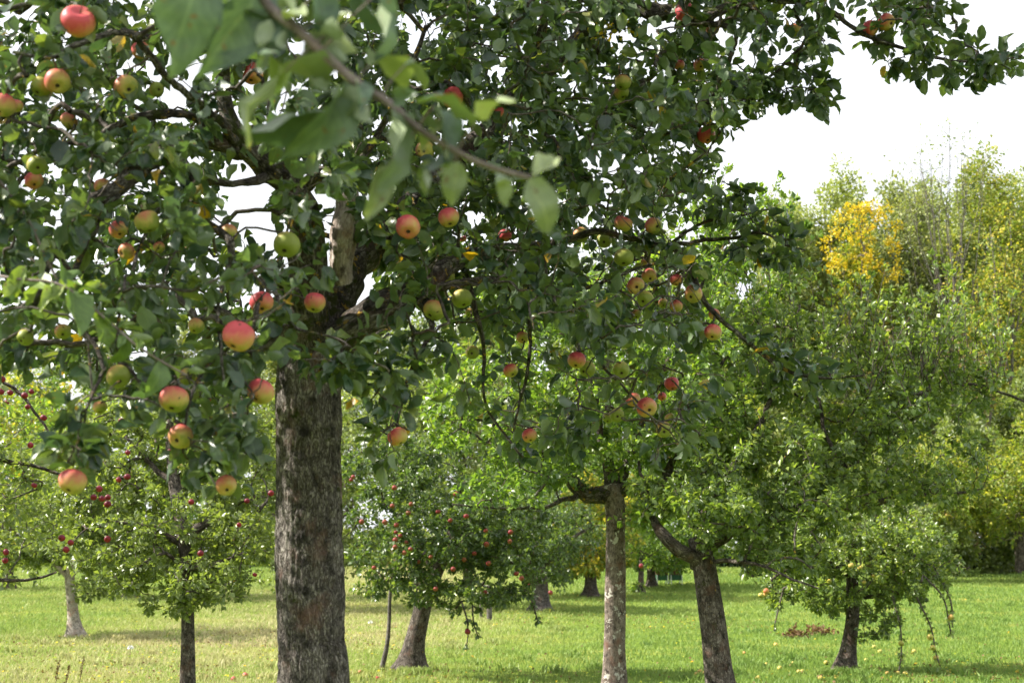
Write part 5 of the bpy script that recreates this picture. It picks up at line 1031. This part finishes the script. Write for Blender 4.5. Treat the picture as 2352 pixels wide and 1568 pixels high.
# ================================================================== SMALL THINGS ON THE LAWN
def box(bm_v, bm_f, cx, cy_, cz, sx, sy, sz):
    b = len(bm_v)
    for dz in (-1, 1):
        for dx, dy in ((-1, -1), (1, -1), (1, 1), (-1, 1)): bm_v.append((cx + dx * sx / 2, cy_ + dy * sy / 2, cz + dz * sz / 2))
    bm_f += [(b, b + 3, b + 2, b + 1), (b + 4, b + 5, b + 6, b + 7)] + [(b + i, b + (i + 1) % 4, b + 4 + (i + 1) % 4, b + 4 + i) for i in range(4)]
def boxes(name, lst, mat, parent, bev=.008):
    v, f = [], []
    for a in lst: box(v, f, *a)
    me = bpy.data.meshes.new(name); me.from_pydata(v, [], f); me.materials.append(mat); o = link(name, me, parent)
    b = o.modifiers.new('bevel', 'BEVEL'); b.width = bev; b.segments = 2; return o
for k, (u, lab) in enumerate([(1520, 'left beehive, brown upper box on a green base with steel legs'), (1552, 'right beehive, brown box on green base, half behind leaves')]):
    p = ground_at(u, 1341); s = p[1] / F
    hv = empty('beehive', Vector(p), lab, 'beehive'); W = 26 * s
    boxes('hive_box', [(0, 0, .50 + .0, W, .6, .30)], M['hive_brown'], hv); boxes('hive_roof', [(0, 0, .675, W * 1.1, .68, .05)], M['hive_brown'], hv); boxes('base_box', [(0, 0, .25, W * .98, .6, .2)], M['hive_green'], hv)
    for sx in (-1, 1):
        for sy in (-1, 1): boxes('leg', [(sx * W * .46, sy * .33, .16, .035, .035, .36)], M['steel'], hv, .004)
for (u, v, h, w_, lab) in [(1105,1418,.62,.07,'left and thinner of two short stakes in the grass behind the red apple tree'),(1124,1424,.80,.12,'right and stouter of two short stakes in the grass behind the red apple tree')]:
    p = ground_at(u, v); T = Tubes(); T.add([p - np.array((0, 0, .1)), p + np.array((0, 0, h * .5)), p + np.array((.01, 0, h))], [w_ / 2, w_ / 2, w_ / 2.2], 10, np.random.default_rng(5), .05)
    o = T.build('wooden_stake', M['wood_grey'], None, p); o.location = Vector(p); tag(o, lab, 'stake')
p = ground_at(876, 1537); q0 = P(905, 1330, p[1] + .1); T = Tubes(); pts = np.array([p * (1 - t) + q0 * t + np.array((.03 * math.sin(t * 5), 0, 0)) for t in np.linspace(-.03, 1, 14)])
T.add(pts, np.linspace(.036, .022, 14), 10, np.random.default_rng(6), .08); o = T.build('prop_pole', M['wood_grey'], None, p); o.location = Vector(p); tag(o, 'long thin grey pole leaning into the red apple tree', 'pole')
# withered branch heaps
for i, (u, v, du, lab) in enumerate([(1830,1465,30,'withered brown leaf heap on the lawn, left of the larger heap'),(1882,1458,32,'larger withered brown leaf heap on the lawn beside the small right tree')]):
    p = ground_at(u, v); rng = np.random.default_rng(90 + i); s = p[1] / F; n = 130
    g = np.array(p) + np.stack((rng.normal(size=n) * du * s * .45, rng.normal(size=n) * .12, np.abs(rng.normal(size=n)) * .07 + .02), 1)
    o = leaves_mesh('leaf_heap', g, rng.normal(size=(n, 3)), rng.normal(size=(n, 3)), rng.uniform(.06, .11, n), rng.uniform(0, 1, n), 2, M['leaf_brown'], None, p, rng); o.location = Vector(p); tag(o, lab, 'leaf heap', kind='stuff')
# fallen leaves and dry litter, uncountable
rng = np.random.default_rng(95); n = 5200; Y = 14 * np.exp(rng.uniform(0, 1, n) * 1.35); x = rng.uniform(-1, 1, n) * (Y * .40 + 1)
cl = np.array([(-8.5, 24), (-5.5, 19), (-7, 21.5), (-1.1, 18.8), (-2.5, 24), (5, 17.5), (4.2, 30), (.5, 32), (-4, 26), (2.5, 42), (7, 20)]); j = rng.integers(0, len(cl), n); near = rng.uniform(0, 1, n) < .72
x = np.where(near, cl[j, 0] + rng.normal(size=n) * 1.4, x); Y = np.where(near, cl[j, 1] + rng.normal(size=n) * 1.5, Y); Y = np.clip(Y, 12, 80)
pos = np.stack((x, Y, gz(x, Y) + rng.uniform(.02, .06, n)), 1); nn = rng.normal(size=(n, 3)) * .5; nn[:, 2] += 1; dd = rng.normal(size=(n, 3)); dd[:, 2] *= .3
half = n * 3 // 5
for nm, a, b, mt, lab in (('fallen_leaves', 0, half, 'leaf_brown', 'scattered brown fallen leaves on the grass'), ('yellow_leaf_litter', half, n, 'leaf_yellowing', 'scattered yellow fallen leaves on the grass')):
    leaves_mesh(nm, pos[a:b], dd[a:b], nn[a:b], rng.uniform(.035, .06, b - a), rng.uniform(.3, 1, b - a), 1, M[mt], None, (0, 0, 0), rng, label=lab, cat='fallen leaves', kind='stuff')
# dry dock stalks
for i, (u, v, h) in enumerate([(122,1585,.34),(145,1590,.30),(178,1580,.36)]):
    p = ground_at(u, v); rng = np.random.default_rng(100 + i); T = Tubes(); top = p + np.array((.06, 0, h)); T.add([p - np.array((0, 0, .04)), (p + top) / 2 + np.array((.01, 0, 0)), top], [.005, .004, .002], 5)
    root = empty('dock_stalk', Vector(p), ['leftmost of three dry brown seed stalks at the lower left', 'middle one of three dry brown seed stalks at the lower left', 'rightmost of three dry brown seed stalks at the lower left'][i], 'weed')
    T.build('stem', M['stalk'], root, p); n = 70; t_ = rng.uniform(.35, 1, (n, 1)); g = p * (1 - t_) + top * t_
    leaves_mesh('seed_head', g, rng.normal(size=(n, 3)) + np.array((0, 0, .8)), rng.normal(size=(n, 3)), rng.uniform(.015, .03, n), rng.uniform(0, .6, n), 1, M['leaf_brown'], root, p, rng)
for i, (u, v, lab) in enumerate([(849,1449,'white feather like flower in the grass left of the leaning red apple tree'),(297,1514,'white flower on a thin stem in the grass left of the slender dark trunk')]):
    p = ground_at(u, v); rng = np.random.default_rng(110 + i); root = empty('white_flower', Vector(p), lab, 'flower'); T = Tubes(); top = p + np.array((.01, 0, .16)); T.add([p - np.array((0, 0, .03)), top], [.003, .003], 5); T.build('stem', M['stalk'], root, p)
    a = np.linspace(0, 6.28, 13)[:-1]; leaves_mesh('petals', np.repeat(top[None], 12, 0), np.stack((np.cos(a), np.sin(a) * .4, np.abs(np.sin(a)) + .3), 1), np.tile((0, -1., .4), (12, 1)), np.full(12, .06), np.full(12, .5), 1, M['white_petal'], root, p, rng)
